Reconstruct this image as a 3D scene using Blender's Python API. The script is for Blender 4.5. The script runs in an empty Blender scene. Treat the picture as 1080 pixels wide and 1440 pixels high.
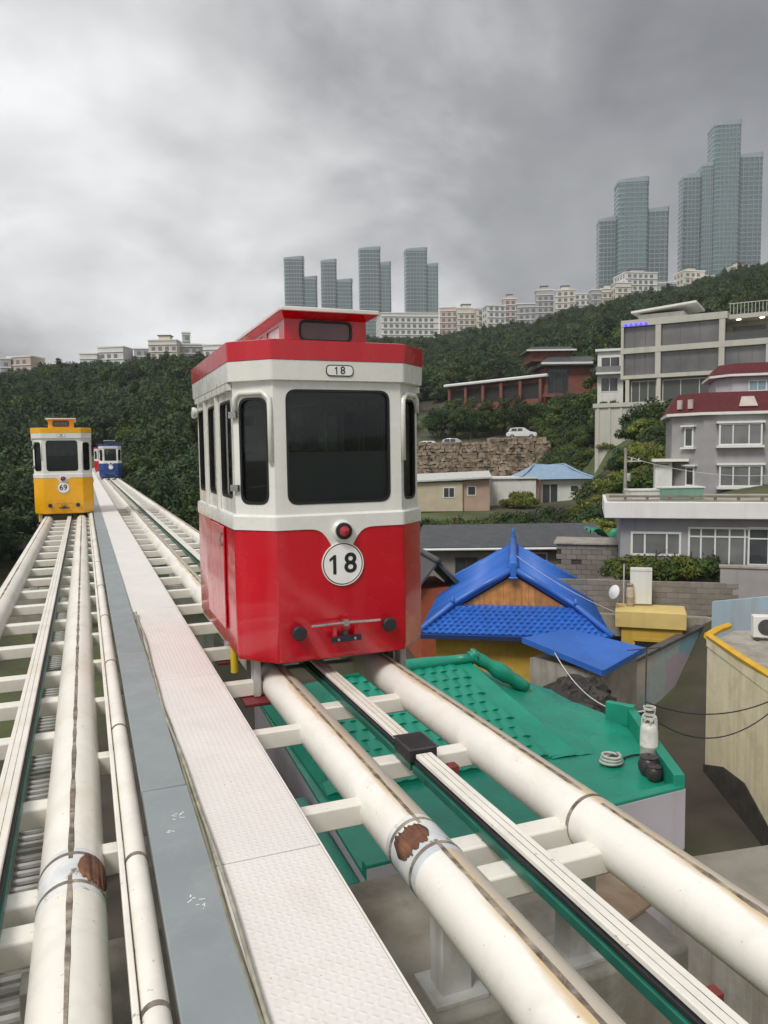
import bpy, bmesh, math, random
import numpy as np
from mathutils import Matrix, Vector
random.seed(7); rng = np.random.default_rng(7)
S = bpy.context.scene
COL = S.collection
PI = math.pi
rad = math.radians

# ------------------------------------------------------------------ camera (eye at the origin, heights are relative to the eye)
FPX = 1080.0; YAW = rad(21.25); PITCH = rad(4.55); ROLL = rad(0.8)
_F = Vector((math.sin(YAW)*math.cos(PITCH), math.cos(YAW)*math.cos(PITCH), -math.sin(PITCH)))
_R0 = Vector((math.cos(YAW), -math.sin(YAW), 0)); _U0 = _R0.cross(_F)
_R = math.cos(ROLL)*_R0 - math.sin(ROLL)*_U0; _U = math.sin(ROLL)*_R0 + math.cos(ROLL)*_U0
cd = bpy.data.cameras.new('camera'); cam = bpy.data.objects.new('camera', cd); COL.objects.link(cam)
cam.matrix_world = Matrix(((_R.x, _U.x, -_F.x, 0), (_R.y, _U.y, -_F.y, 0), (_R.z, _U.z, -_F.z, 0), (0, 0, 0, 1)))
cd.sensor_fit = 'HORIZONTAL'; cd.sensor_width = 36; cd.lens = 36*FPX/1080
cd.clip_start = 0.05; cd.clip_end = 9000
S.camera = cam
S.render.resolution_x = 768; S.render.resolution_y = 1024
def ray(px, py): return _F + _R*((px-540)/FPX) + _U*((720-py)/FPX)
def at(px, py, d): return ray(px, py)*d            # survey helper: a sighted point at a given distance
def atz(px, py, z): r = ray(px, py); return r*(z/r.z)

# ------------------------------------------------------------------ sky and sun (overcast)
SUN_EL, SUN_AZ = rad(50), rad(-126)                  # azimuth from +Y towards +X
S.view_settings.view_transform = 'Standard'; S.view_settings.look = 'None'
S.view_settings.exposure = 0.78; S.view_settings.gamma = 1.0
w = bpy.data.worlds.new('World'); S.world = w; w.use_nodes = True
nt = w.node_tree; nt.nodes.clear()
def N(t, **k):
    n = nt.nodes.new(t)
    for a, b in k.items(): setattr(n, a, b)
    return n
def LK(a, b): nt.links.new(a, b)
def mth(op, a, b=None, c=None):
    n = N('ShaderNodeMath', operation=op)
    for i, v in enumerate((a, b, c)):
        if v is None: continue
        if isinstance(v, (int, float)): n.inputs[i].default_value = v
        else: LK(v, n.inputs[i])
    return n.outputs[0]
sky = N('ShaderNodeTexSky', sky_type='NISHITA'); sky.sun_disc = False
sky.sun_elevation = SUN_EL; sky.sun_rotation = SUN_AZ
sky.air_density = 1.0; sky.dust_density = 3.0
skb = N('ShaderNodeBackground'); skb.inputs[1].default_value = 0.06; LK(sky.outputs[0], skb.inputs[0])
tc = N('ShaderNodeTexCoord'); sp = N('ShaderNodeSeparateXYZ'); LK(tc.outputs['Generated'], sp.inputs[0])
# cloud deck: directions projected on a high flat layer
zz = mth('ADD', mth('MAXIMUM', sp.outputs[2], 0.0), 0.42)
cu = N('ShaderNodeCombineXYZ'); LK(mth('DIVIDE', sp.outputs[0], zz), cu.inputs[0]); LK(mth('DIVIDE', sp.outputs[1], zz), cu.inputs[1])
cu.inputs[2].default_value = 0.0
def noise(scale, detail, rough, dist, off):
    mp = N('ShaderNodeMapping'); LK(cu.outputs[0], mp.inputs[0]); mp.inputs['Location'].default_value = off
    mp.inputs['Scale'].default_value = (1, 1, 1)
    n = N('ShaderNodeTexNoise'); LK(mp.outputs[0], n.inputs['Vector'])
    n.inputs['Scale'].default_value = scale; n.inputs['Detail'].default_value = detail
    n.inputs['Roughness'].default_value = rough; n.inputs['Distortion'].default_value = dist
    return n.outputs['Fac']
CLOUD_OFF = (37.66, 15.63, 0.0)
nb = noise(0.95, 1.5, 0.4, 0.2, CLOUD_OFF)
nd = noise(2.2, 7.0, 0.52, 0.3, (CLOUD_OFF[0]+5.0, CLOUD_OFF[1]+2.0, 0.3))
nf = noise(7.0, 6.0, 0.6, 0.2, (CLOUD_OFF[0]+1.0, CLOUD_OFF[1]+8.0, 0.7))
val = mth('ADD', mth('ADD', mth('MULTIPLY', nb, 0.52), mth('MULTIPLY', nd, 0.40)), mth('MULTIPLY', nf, 0.10))
cr = N('ShaderNodeValToRGB'); LK(val, cr.inputs[0])
el = cr.color_ramp.elements
el[0].position = 0.35; el[0].color = (0.125, 0.127, 0.137, 1)
el[1].position = 0.62; el[1].color = (0.62, 0.62, 0.62, 1)
e = el.new(0.44); e.color = (0.21, 0.212, 0.222, 1)
e = el.new(0.52); e.color = (0.40, 0.40, 0.405, 1)
clb = N('ShaderNodeBackground'); LK(cr.outputs[0], clb.inputs[0]); clb.inputs[1].default_value = 1.0
mx = N('ShaderNodeMixShader'); mx.inputs[0].default_value = 0.94
LK(skb.outputs[0], mx.inputs[1]); LK(clb.outputs[0], mx.inputs[2])
wo = N('ShaderNodeOutputWorld'); LK(mx.outputs[0], wo.inputs[0])
sd = bpy.data.lights.new('sun', 'SUN'); sd.energy = 1.5; sd.angle = rad(18); sd.color = (1, 0.97, 0.92)
so = bpy.data.objects.new('sun', sd); COL.objects.link(so)
_sd = Vector((math.sin(SUN_AZ)*math.cos(SUN_EL), math.cos(SUN_AZ)*math.cos(SUN_EL), math.sin(SUN_EL)))
so.rotation_euler = _sd.to_track_quat('Z', 'Y').to_euler(); so.location = (0, 0, 60)

S.cycles.max_bounces = 7; S.cycles.diffuse_bounces = 3; S.cycles.glossy_bounces = 3; S.cycles.volume_bounces = 1; S.cycles.transparent_max_bounces = 10; S.cycles.caustics_reflective = False; S.cycles.caustics_refractive = False

# ------------------------------------------------------------------ materials
MATS = {}
def M(name, col, rough=0.6, var=0.12, scale=2.5, bump=0.0, bscale=30.0, metal=0.0, dirt=None, streak=None, rnd=0.0, spec=0.5, emit=None, trans=0.0, coat=0.0, extra=None):
    """procedural paint / stone / metal: base colour + broad variation + dirt patches + run-down streaks"""
    if name in MATS: return MATS[name]
    m = bpy.data.materials.new(name); m.use_nodes = True; MATS[name] = m
    t = m.node_tree; b = t.nodes['Principled BSDF']; out = t.nodes['Material Output']
    def nn(k, **kw):
        n = t.nodes.new(k)
        for a, v in kw.items(): setattr(n, a, v)
        return n
    L = t.links.new
    co = nn('ShaderNodeTexCoord').outputs['Object']
    def nz(sc, det=4, ro=0.55, vec=None, dist=0.0):
        n = nn('ShaderNodeTexNoise'); L(vec if vec else co, n.inputs['Vector'])
        n.inputs['Scale'].default_value = sc; n.inputs['Detail'].default_value = det; n.inputs['Roughness'].default_value = ro
        n.inputs['Distortion'].default_value = dist
        return n.outputs['Fac']
    def mr(v, a, b_, c, d):
        n = nn('ShaderNodeMapRange'); L(v, n.inputs[0])
        for i, x in enumerate((a, b_, c, d)): n.inputs[i+1].default_value = x
        return n.outputs[0]
    def mix(f, c1, c2, mode='MIX'):
        n = nn('ShaderNodeMix', data_type='RGBA', blend_type=mode)
        if isinstance(f, float): n.inputs[0].default_value = f
        else: L(f, n.inputs[0])
        for i, c in ((6, c1), (7, c2)):
            if isinstance(c, tuple): n.inputs[i].default_value = (*c, 1) if len(c) == 3 else c
            else: L(c, n.inputs[i])
        return n.outputs[2]
    c = tuple(col)
    cur = mix(mr(nz(scale), 0.3, 0.7, 0.0, 1.0), tuple(x*(1-var) for x in c), tuple(min(1, x*(1+var)) for x in c))
    if rnd:
        oi = nn('ShaderNodeObjectInfo')
        h = nn('ShaderNodeHueSaturation'); L(cur, h.inputs['Color']); L(mr(oi.outputs['Random'], 0, 1, 1-rnd, 1+rnd), h.inputs['Value'])
        cur = h.outputs[0]
    if dirt:
        dc, amt, ds = dirt
        cur = mix(mr(nz(ds, 8, 0.65, dist=0.6), 0.62-0.35*amt, 0.80-0.2*amt, 0.0, min(1.0, 0.35+amt*0.6)), cur, tuple(dc))
    if streak:
        dc, amt, ds = streak
        mp = nn('ShaderNodeMapping'); L(co, mp.inputs[0]); mp.inputs['Scale'].default_value = (ds, ds, ds*0.06)
        cur = mix(mr(nz(1.0, 5, 0.6, mp.outputs[0]), 0.5, 0.78, 0.0, amt), cur, tuple(dc))
    if extra: cur = extra(nn, L, co, nz, mr, mix, cur)
    L(cur, b.inputs['Base Color'])
    b.inputs['Metallic'].default_value = metal
    L(mr(nz(scale*4), 0.3, 0.7, max(0.02, rough-0.08), min(1, rough+0.08)), b.inputs['Roughness'])
    b.inputs['Specular IOR Level'].default_value = spec
    if coat: b.inputs['Coat Weight'].default_value = coat; b.inputs['Coat Roughness'].default_value = 0.08
    if emit: b.inputs['Emission Color'].default_value = (*emit[0], 1); b.inputs['Emission Strength'].default_value = emit[1]
    if bump:
        bn = nn('ShaderNodeBump'); bn.inputs['Strength'].default_value = bump; bn.inputs['Distance'].default_value = 0.02
        L(nz(bscale, 6, 0.6), bn.inputs['Height']); L(bn.outputs[0], b.inputs['Normal'])
    if trans:
        tr = nn('ShaderNodeBsdfTranslucent'); L(cur, tr.inputs[0])
        ms = nn('ShaderNodeMixShader'); ms.inputs[0].default_value = trans
        L(b.outputs[0], ms.inputs[1]); L(tr.outputs[0], ms.inputs[2]); L(ms.outputs[0], out.inputs[0])
    return m
def glass(name, tint=(0.10, 0.11, 0.12), see=0.6, rough=0.03):
    if name in MATS: return MATS[name]
    m = bpy.data.materials.new(name); m.use_nodes = True; MATS[name] = m
    t = m.node_tree; t.nodes.clear(); L = t.links.new
    o = t.nodes.new('ShaderNodeOutputMaterial'); tr = t.nodes.new('ShaderNodeBsdfTransparent'); tr.inputs[0].default_value = (*[see*x for x in (0.86, 0.92, 0.92)], 1)
    di = t.nodes.new('ShaderNodeBsdfDiffuse'); di.inputs[0].default_value = (*tint, 1)
    gl = t.nodes.new('ShaderNodeBsdfGlossy'); gl.inputs['Roughness'].default_value = rough
    fr = t.nodes.new('ShaderNodeFresnel'); fr.inputs[0].default_value = 1.5
    m1 = t.nodes.new('ShaderNodeMixShader'); m1.inputs[0].default_value = 1-see
    L(tr.outputs[0], m1.inputs[1]); L(di.outputs[0], m1.inputs[2])
    m2 = t.nodes.new('ShaderNodeMixShader'); L(fr.outputs[0], m2.inputs[0]); L(m1.outputs[0], m2.inputs[1]); L(gl.outputs[0], m2.inputs[2])
    L(m2.outputs[0], o.inputs[0]); return m

# ------------------------------------------------------------------ mesh helpers
class MB:
    def __init__(s): s.v = []; s.f = []
    def add(s, vs, fs):
        k = len(s.v); s.v += [tuple(v) for v in vs]; s.f += [tuple(i+k for i in f) for f in fs]; return s
    def box(s, x0, x1, y0, y1, z0, z1):
        return s.add([(x0,y0,z0),(x1,y0,z0),(x1,y1,z0),(x0,y1,z0),(x0,y0,z1),(x1,y0,z1),(x1,y1,z1),(x0,y1,z1)],
                     [(0,3,2,1),(4,5,6,7),(0,1,5,4),(1,2,6,5),(2,3,7,6),(3,0,4,7)])
    def obox(s, c, d, rot):                     # oriented box: centre, full size, 3x3 / euler
        R_ = rot if isinstance(rot, Matrix) else Matrix.Rotation(rot, 3, 'Z')
        vs = [Vector(c)+R_ @ Vector((sx*d[0]/2, sy*d[1]/2, sz*d[2]/2)) for sz in (-1,1) for sx, sy in ((-1,-1),(1,-1),(1,1),(-1,1))]
        return s.add(vs, [(0,3,2,1),(4,5,6,7),(0,1,5,4),(1,2,6,5),(2,3,7,6),(3,0,4,7)])
    def prism(s, poly, z0, z1):
        n = len(poly); area = sum(poly[i][0]*poly[(i+1)%n][1]-poly[(i+1)%n][0]*poly[i][1] for i in range(n))
        if area < 0: poly = poly[::-1]
        f0 = (lambda p: z0(p) if callable(z0) else z0); f1 = (lambda p: z1(p) if callable(z1) else z1)
        vs = [(p[0],p[1],f0(p)) for p in poly]+[(p[0],p[1],f1(p)) for p in poly]
        return s.add(vs, [tuple(range(n))[::-1], tuple(range(n, 2*n))]+[(i,(i+1)%n,n+(i+1)%n,n+i) for i in range(n)])
    def sheet(s, pts, vec):                     # planar polygon given thickness along vec
        n = len(pts); a = [Vector(p) for p in pts]; v = Vector(vec); b_ = [p+v for p in a]
        nrm = (a[1]-a[0]).cross(a[2]-a[0])
        if nrm.dot(v) < 0: a, b_ = a[::-1], b_[::-1]
        return s.add(a+b_, [tuple(range(n))[::-1], tuple(range(n, 2*n))]+[(i,(i+1)%n,n+(i+1)%n,n+i) for i in range(n)])
    def loft(s, rings, cap=True):
        n = len(rings[0]); vs = [v for r in rings for v in r]; fs = []
        for k in range(len(rings)-1):
            for i in range(n): fs.append((k*n+i, k*n+(i+1)%n, (k+1)*n+(i+1)%n, (k+1)*n+i))
        if cap: fs += [tuple(range(n))[::-1], tuple(range((len(rings)-1)*n, len(rings)*n))]
        return s.add(vs, fs)
    def tube(s, pts, r, n=8, cap=True):
        pts = [Vector(p) for p in pts]; rs = r if isinstance(r, (list, tuple)) else [r]*len(pts); rings = []
        prev = None
        for i, p in enumerate(pts):
            d = (pts[min(i+1, len(pts)-1)]-pts[max(i-1, 0)]).normalized()
            if prev is None: u = d.orthogonal().normalized()
            else: u = (prev-d*prev.dot(d)).normalized()
            prev = u; v = d.cross(u)
            rings.append([p+(u*math.cos(2*PI*k/n)+v*math.sin(2*PI*k/n))*rs[i] for k in range(n)])
        return s.loft(rings, cap)
    def lathe(s, prof, n=16, c=(0,0,0), axis='z'):
        rings = []
        for r, z in prof:
            ring = []
            for k in range(n):
                a = 2*PI*k/n; x, y = r*math.cos(a), r*math.sin(a)
                p = (x, y, z) if axis == 'z' else ((x, -z, y) if axis == '-y' else ((z, x, y) if axis == 'x' else (x, z, -y)))
                ring.append((c[0]+p[0], c[1]+p[1], c[2]+p[2]))
            rings.append(ring)
        return s.loft(rings)
    def mesh(s, name='m'):
        me = bpy.data.meshes.new(name); me.from_pydata(s.v, [], s.f); me.update(); return me
def link(name, me, mat, parent=None, smooth=False, bev=0.0, seg=2, loc=None, rz=None, rot=None):
    o = bpy.data.objects.new(name, me); COL.objects.link(o)
    if mat and not me.materials: me.materials.append(mat)
    if parent: o.parent = parent
    if loc is not None: o.location = loc
    if rz is not None: o.rotation_euler = (0, 0, rz)
    if rot is not None: o.rotation_euler = rot
    if smooth is True:
        me.polygons.foreach_set('use_smooth', [True]*len(me.polygons))
    elif smooth:
        me.polygons.foreach_set('use_smooth', [True]*len(me.polygons)); me.set_sharp_from_angle(angle=rad(smooth))
    if bev:
        m = o.modifiers.new('bevel', 'BEVEL'); m.width = bev; m.segments = seg; m.limit_method = 'ANGLE'; m.angle_limit = rad(35)
        if not smooth:
            me.polygons.foreach_set('use_smooth', [True]*len(me.polygons)); me.set_sharp_from_angle(angle=rad(30)); m.harden_normals = False
    return o
def part(name, mb, mat, parent, **k): return link(name, mb.mesh(name), mat, parent, **k)
def tag(o, label, cat, group=None):
    o['label'] = label; o['category'] = cat
    if group: o['group'] = group
    return o
def thing(name, label, cat, loc=(0,0,0), rz=0.0, group=None):
    o = bpy.data.objects.new(name, None); COL.objects.link(o); o.location = loc; o.rotation_euler = (0, 0, rz); o.empty_display_size = 0.2
    return tag(o, label, cat, group)
def struct(o): o['kind'] = 'structure'; return o
def stuff(o): o['kind'] = 'stuff'; return o
def rep(src, parent, loc, rot=None, name=None):   # one more of the same piece, sharing its mesh
    c = src.copy(); COL.objects.link(c); c.parent = parent; c.location = loc
    if rot is not None: c.rotation_euler = rot
    if name: c.name = name
    return c
def copy_tree(o, parent=None):
    c = o.copy(); COL.objects.link(c); c.parent = parent
    for ch in list(o.children): copy_tree(ch, c)
    return c
def rounded(poly, r, n=4):
    out = []; m = len(poly)
    for i in range(m):
        p0, p1, p2 = Vector(poly[i-1]), Vector(poly[i]), Vector(poly[(i+1)%m])
        a = (p0-p1).normalized(); b_ = (p2-p1).normalized(); ang = a.angle(b_); t = min(r/math.tan(ang/2), (p0-p1).length*0.45, (p2-p1).length*0.45)
        s0, s1 = p1+a*t, p1+b_*t
        for k in range(n+1):
            q = k/n; out.append(tuple((s0*(1-q)**2+p1*2*q*(1-q)+s1*q**2)))
    return out
def rrect(x0, x1, z0, z1, r, n=5): return rounded([(x0,z0),(x1,z0),(x1,z1),(x0,z1)], r, n)
def text_mesh(txt, size, depth, font_w=1.0):
    c = bpy.data.curves.new('t', 'FONT'); c.body = txt; c.size = size; c.extrude = depth; c.align_x = 'CENTER'; c.align_y = 'CENTER'; c.offset = size*0.012*font_w; c.resolution_u = 6
    o = bpy.data.objects.new('t', c); COL.objects.link(o); dg = bpy.context.evaluated_depsgraph_get(); dg.update()
    me = bpy.data.meshes.new_from_object(o.evaluated_get(dg)); bpy.data.objects.remove(o); bpy.data.curves.remove(c)
    return me
# ------------------------------------------------------------------ terrain
G0 = -8.4
PROF = [(-180, [(0,G0),(900,G0)]), (-75, [(0,G0),(100,-10),(900,-14)]),
 (-55, [(0,G0),(40,-9.5),(100,-10),(400,-4),(900,-6)]),
 (-40, [(0,G0),(40,-9),(100,-5),(200,6),(300,14),(400,16),(900,10)]),
 (-26.6, [(0,G0),(35,-9.5),(70,-8),(110,-2),(200,12),(300,20.5),(380,22),(900,20)]),
 (-20.4, [(0,G0),(35,-9),(90,-6.5),(125,-1),(200,13.5),(300,25),(400,28),(900,30)]),
 (-12.5, [(0,G0),(40,G0),(80,-6.5),(120,1),(200,16.5),(320,32),(420,36),(900,42)]),
 (0, [(0,G0),(40,G0),(80,-6.5),(108,-5.0),(118,.8),(125,1.6),(160,9),(330,41),(420,46),(900,60)]),
 (11, [(0,G0),(40,-8.2),(60,-7.2),(85,-6.1),(108,-5.0),(118,.8),(124,2.4),(132,4.2),(160,11),(360,51),(450,58),(900,80)]),
 (14, [(0,G0),(30,-8.3),(42,-7.4),(62,-6.8),(80,-6.2),(94,-5.2),(106,-1.0),(118,2.5),(132,7),(160,14),(360,56),(450,62),(900,86)]),
 (17, [(0,G0),(28,-8.3),(34,-5.6),(45,-4.8),(62,-4.0),(78,-1.8),(95,2.5),(130,11),(360,58),(450,65),(900,93)]),
 (19, [(0,G0),(27,-8.3),(32,-5.2),(45,-4),(62,-2.2),(75,1),(95,4),(130,12),(360,60),(450,66),(900,95)]),
 (26.6, [(0,G0),(25,-8.3),(30,-5.2),(44,-2.9),(60,-1),(80,3),(95,6),(130,14),(360,68),(450,76),(900,110)]),
 (45, [(0,G0),(26,-8.3),(32,-5.5),(60,-2),(100,6),(360,66),(900,110)]),
 (75, [(0,G0),(40,-7),(100,-2),(360,30),(900,60)]), (180, [(0,G0),(900,G0)])]
_az = [p[0] for p in PROF]
def hgt(x, y, bumps=True):
    a = math.degrees(math.atan2(x, y)-YAW); a = (a+180) % 360-180; r = math.hypot(x, y)
    i = max(0, min(len(_az)-2, sum(1 for q in _az if q <= a)-1)); t = (a-_az[i])/(_az[i+1]-_az[i]); t = t*t*(3-2*t)
    z = [np.interp(r, [q[0] for q in PROF[j][1]], [q[1] for q in PROF[j][1]]) for j in (i, i+1)]
    h = z[0]*(1-t)+z[1]*t
    if bumps and r > 125:
        k = min(1, (r-125)/120)
        h += k*(1.6*math.sin(x*.031+1.3)*math.cos(y*.027)+0.9*math.sin(x*.083+y*.061))
    return float(h)
def ground_mat():
    def ex(nn, L, co, nz, mr, mix, cur):
        g = mix(mr(nz(0.35, 5), 0.35, 0.65, 0, 1), (0.055, 0.075, 0.022), (0.10, 0.115, 0.04))
        cur = mix(mr(nz(0.06, 6, 0.6), 0.42, 0.56, 0.0, 1.0), cur, g)
        return cur
    return M('earth', (0.052, 0.042, 0.032), 0.9, 0.35, 0.8, 0.6, 6.0, extra=ex)
azs = sorted(set([-180+6*i for i in range(61)]+[-45+1.25*i for i in range(81)]))
rs = [0.5]+[1.5*1.075**i for i in range(84)]+[800, 950, 1100]
rs = sorted(set(round(r, 2) for r in rs if r <= 1100))
V = []; Fc = []
for a in azs[:-1]:
    for r in rs:
        x, y = r*math.sin(rad(a)+YAW), r*math.cos(rad(a)+YAW); V.append((x, y, hgt(x, y)))
na, nr = len(azs)-1, len(rs)
for i in range(na):
    for j in range(nr-1):
        i2 = (i+1) % na
        Fc.append((i*nr+j, i*nr+j+1, i2*nr+j+1, i2*nr+j))
c0 = len(V); V.append((0, 0, G0))
for i in range(na): Fc.append((c0, i*nr, ((i+1) % na)*nr))
me = bpy.data.meshes.new('ground'); me.from_pydata(V, [], Fc); me.update()
struct(link('ground', me, ground_mat(), smooth=True))

# ------------------------------------------------------------------ foliage
def leaf_mat(name, a, b_, tr=0.25, hs=0.25):
    m = bpy.data.materials.new(name); m.use_nodes = True; t = m.node_tree; L = t.links.new
    bs = t.nodes['Principled BSDF']; out = t.nodes['Material Output']
    at_ = t.nodes.new('ShaderNodeAttribute'); at_.attribute_name = 'tone'
    oi = t.nodes.new('ShaderNodeObjectInfo')
    mxx = t.nodes.new('ShaderNodeMix'); mxx.data_type = 'RGBA'; mxx.inputs[6].default_value = (*a, 1); mxx.inputs[7].default_value = (*b_, 1); L(at_.outputs['Fac'], mxx.inputs[0])
    hv = t.nodes.new('ShaderNodeHueSaturation'); L(mxx.outputs[2], hv.inputs['Color'])
    mr_ = t.nodes.new('ShaderNodeMapRange'); mr_.inputs[3].default_value = 1-hs; mr_.inputs[4].default_value = 1+hs; L(oi.outputs['Random'], mr_.inputs[0]); L(mr_.outputs[0], hv.inputs['Value'])
    mh = t.nodes.new('ShaderNodeMapRange'); mh.inputs[3].default_value = 0.475; mh.inputs[4].default_value = 0.515
    sq = t.nodes.new('ShaderNodeMath'); sq.operation = 'FRACT'; m7 = t.nodes.new('ShaderNodeMath'); m7.operation = 'MULTIPLY'; m7.inputs[1].default_value = 7.31
    L(oi.outputs['Random'], m7.inputs[0]); L(m7.outputs[0], sq.inputs[0]); L(sq.outputs[0], mh.inputs[0]); L(mh.outputs[0], hv.inputs['Hue'])
    L(hv.outputs[0], bs.inputs['Base Color']); bs.inputs['Roughness'].default_value = 0.6; bs.inputs['Specular IOR Level'].default_value = 0.25
    tl = t.nodes.new('ShaderNodeBsdfTranslucent'); L(hv.outputs[0], tl.inputs[0]); ms = t.nodes.new('ShaderNodeMixShader'); ms.inputs[0].default_value = tr
    L(bs.outputs[0], ms.inputs[1]); L(tl.outputs[0], ms.inputs[2]); L(ms.outputs[0], out.inputs[0]); return m
LM = {'dark': leaf_mat('leaf_dark', (0.022, 0.046, 0.016), (0.066, 0.110, 0.036)),
      'mid': leaf_mat('leaf_mid', (0.036, 0.066, 0.014), (0.105, 0.155, 0.034)),
      'pine': leaf_mat('leaf_pine', (0.020, 0.045, 0.020), (0.062, 0.100, 0.042), hs=0.42),
      'yellow': leaf_mat('leaf_yellow', (0.07, 0.10, 0.016), (0.19, 0.215, 0.045))}
BARK = M('bark', (0.085, 0.065, 0.05), 0.9, 0.3, 6, 0.6, 20)
def crown_mesh(name, rx, rz_, nclump, nleaf, leaf, seed, base=0.0, shape='round'):
    """a crown of leaf faces gathered in clumps; local z = 0 is the crown's foot"""
    r = np.random.default_rng(seed); vs = []; fs = []; tone = []
    cl = []
    for k in range(nclump):
        while True:
            p = r.uniform(-1, 1, 3)
            if 0.25 < np.linalg.norm(p) < 1: break
        if shape == 'cone': p[:2] *= 0.35+0.65*(1-p[2])/2
        if shape == 'low': p[2] = abs(p[2])*0.9
        cl.append((p, r.uniform(0.24, 0.42)*(1 if shape != 'cone' else 0.75), r.uniform(0, 1)))
    for k in range(nleaf):
        p, cr_, tn = cl[r.integers(nclump)]
        d = r.normal(size=3); d /= np.linalg.norm(d); q = p+d*cr_*r.uniform(0.55, 1.05)
        pos = np.array([q[0]*rx, q[1]*rx, base+rz_*(1 if shape != 'low' else 0.15)+q[2]*rz_*(1 if shape != 'low' else 0.85)])
        nrm = d+r.normal(size=3)*0.55+np.array([0, 0, 0.25]); nrm /= np.linalg.norm(nrm)
        u = np.cross(nrm, r.normal(size=3)); u /= np.linalg.norm(u)+1e-6; v = np.cross(nrm, u)
        L_ = leaf*r.uniform(0.6, 1.35); W_ = L_*r.uniform(0.4, 0.7); i = len(vs)
        vs += [pos-u*L_, pos+v*W_-nrm*L_*0.12, pos+u*L_, pos-v*W_-nrm*L_*0.12]; fs.append((i, i+1, i+2, i+3)); tone.append(min(1, max(0, tn*0.6+r.uniform(0, 0.5))))
    me = bpy.data.meshes.new(name); me.from_pydata([tuple(a) for a in vs], [], fs)
    at_ = me.attributes.new('tone', 'FLOAT', 'FACE'); at_.data.foreach_set('value', tone); me.update(); return me
def trunk_mesh(h, r0, top, seed):
    r = random.Random(seed); mb = MB(); pts = [(0, 0, -0.4)]; x = y = 0
    for k in range(1, 6):
        x += r.uniform(-.08, .08)*h*0.3; y += r.uniform(-.08, .08)*h*0.3; pts.append((x, y, h*k/5))
    mb.tube(pts, [r0*1.25, r0, r0*.85, r0*.7, r0*.55, r0*.3], 8)
    for k in range(6):
        i = r.randint(2, 4); a = r.uniform(0, 2*PI); L_ = top*r.uniform(.25, .5); p = Vector(pts[i])
        e_ = p+Vector((math.cos(a)*L_, math.sin(a)*L_, L_*r.uniform(.4, .9)))
        mb.tube([p, (p+e_)/2+Vector((0, 0, -.06*L_)), e_], [r0*.4, r0*.26, r0*.1], 6)
    return mb.mesh('trunk')
# tree kinds: (crown mesh, trunk mesh, material)
def kind(rx, rz_, ncl, nl, leaf, seed, mat, foot, shape='round'):
    cm = crown_mesh('crown', rx, rz_, ncl, nl, leaf, seed, foot, shape); cm.materials.append(LM[mat])
    tm = trunk_mesh(foot+rz_*1.2, max(0.05, rx*0.06), rx*0.8, seed); tm.materials.append(BARK)
    return cm, tm
KINDS = {'broad': [kind(2.4, 2.1, 34, 5200, 0.15, 11, 'dark', 1.4), kind(2.6, 1.9, 30, 5000, 0.16, 12, 'mid', 1.2)],
         'pine': [kind(2.2, 2.4, 26, 4200, 0.16, 13, 'pine', 2.0), kind(2.0, 2.9, 30, 4200, 0.15, 14, 'dark', 1.6, 'cone')],
         'shrub': [kind(1.3, 0.9, 22, 3600, 0.085, 15, 'mid', 0.1, 'low'), kind(1.4, 0.8, 20, 3400, 0.09, 16, 'yellow', 0.1, 'low'), kind(1.3, 1.1, 22, 3600, 0.09, 17, 'dark', 0.1, 'low')]}
def tree(name, kd, var, pos, sc, label, group, rz=None, szf=1.0, cat='tree'):
    cm, tm = KINDS[kd][var]
    t = thing(name, label, cat, pos, random.uniform(0, 6.28) if rz is None else rz, group); t.scale = (sc, sc, sc*szf)
    link('crown', cm, None, t); link('trunk' if cat == 'tree' else 'stem', tm, None, t); return t

# the wooded hill: one mass of trees (points carrying instances of a few tree crowns)
FOREST_COL = bpy.data.collections.new('forest_kinds')
for i, (rx, rz_, ncl, nl, lf, sd_, mt, sh) in enumerate([(2.9, 2.6, 22, 1900, 0.27, 31, 'pine', 'round'), (2.6, 3.2, 20, 1700, 0.26, 32, 'dark', 'cone'),
        (3.2, 2.4, 24, 2000, 0.27, 33, 'dark', 'round'), (2.7, 2.8, 22, 1800, 0.26, 34, 'pine', 'round'), (2.8, 2.3, 20, 1800, 0.26, 35, 'mid', 'round')]):
    cm = crown_mesh('forest_crown', rx, rz_, ncl, nl, lf, sd_, 0.8, sh); cm.materials.append(LM[mt])
    tm = MB().tube([(0,0,-1), (0.1,0,1.5), (0,0.1,rz_*1.4)], [0.2, 0.16, 0.08], 6).mesh('forest_tree')
    bm = bmesh.new(); bm.from_mesh(cm)
    fo = bpy.data.objects.new('forest_tree_kind', cm); FOREST_COL.objects.link(fo); bm.free()
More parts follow.
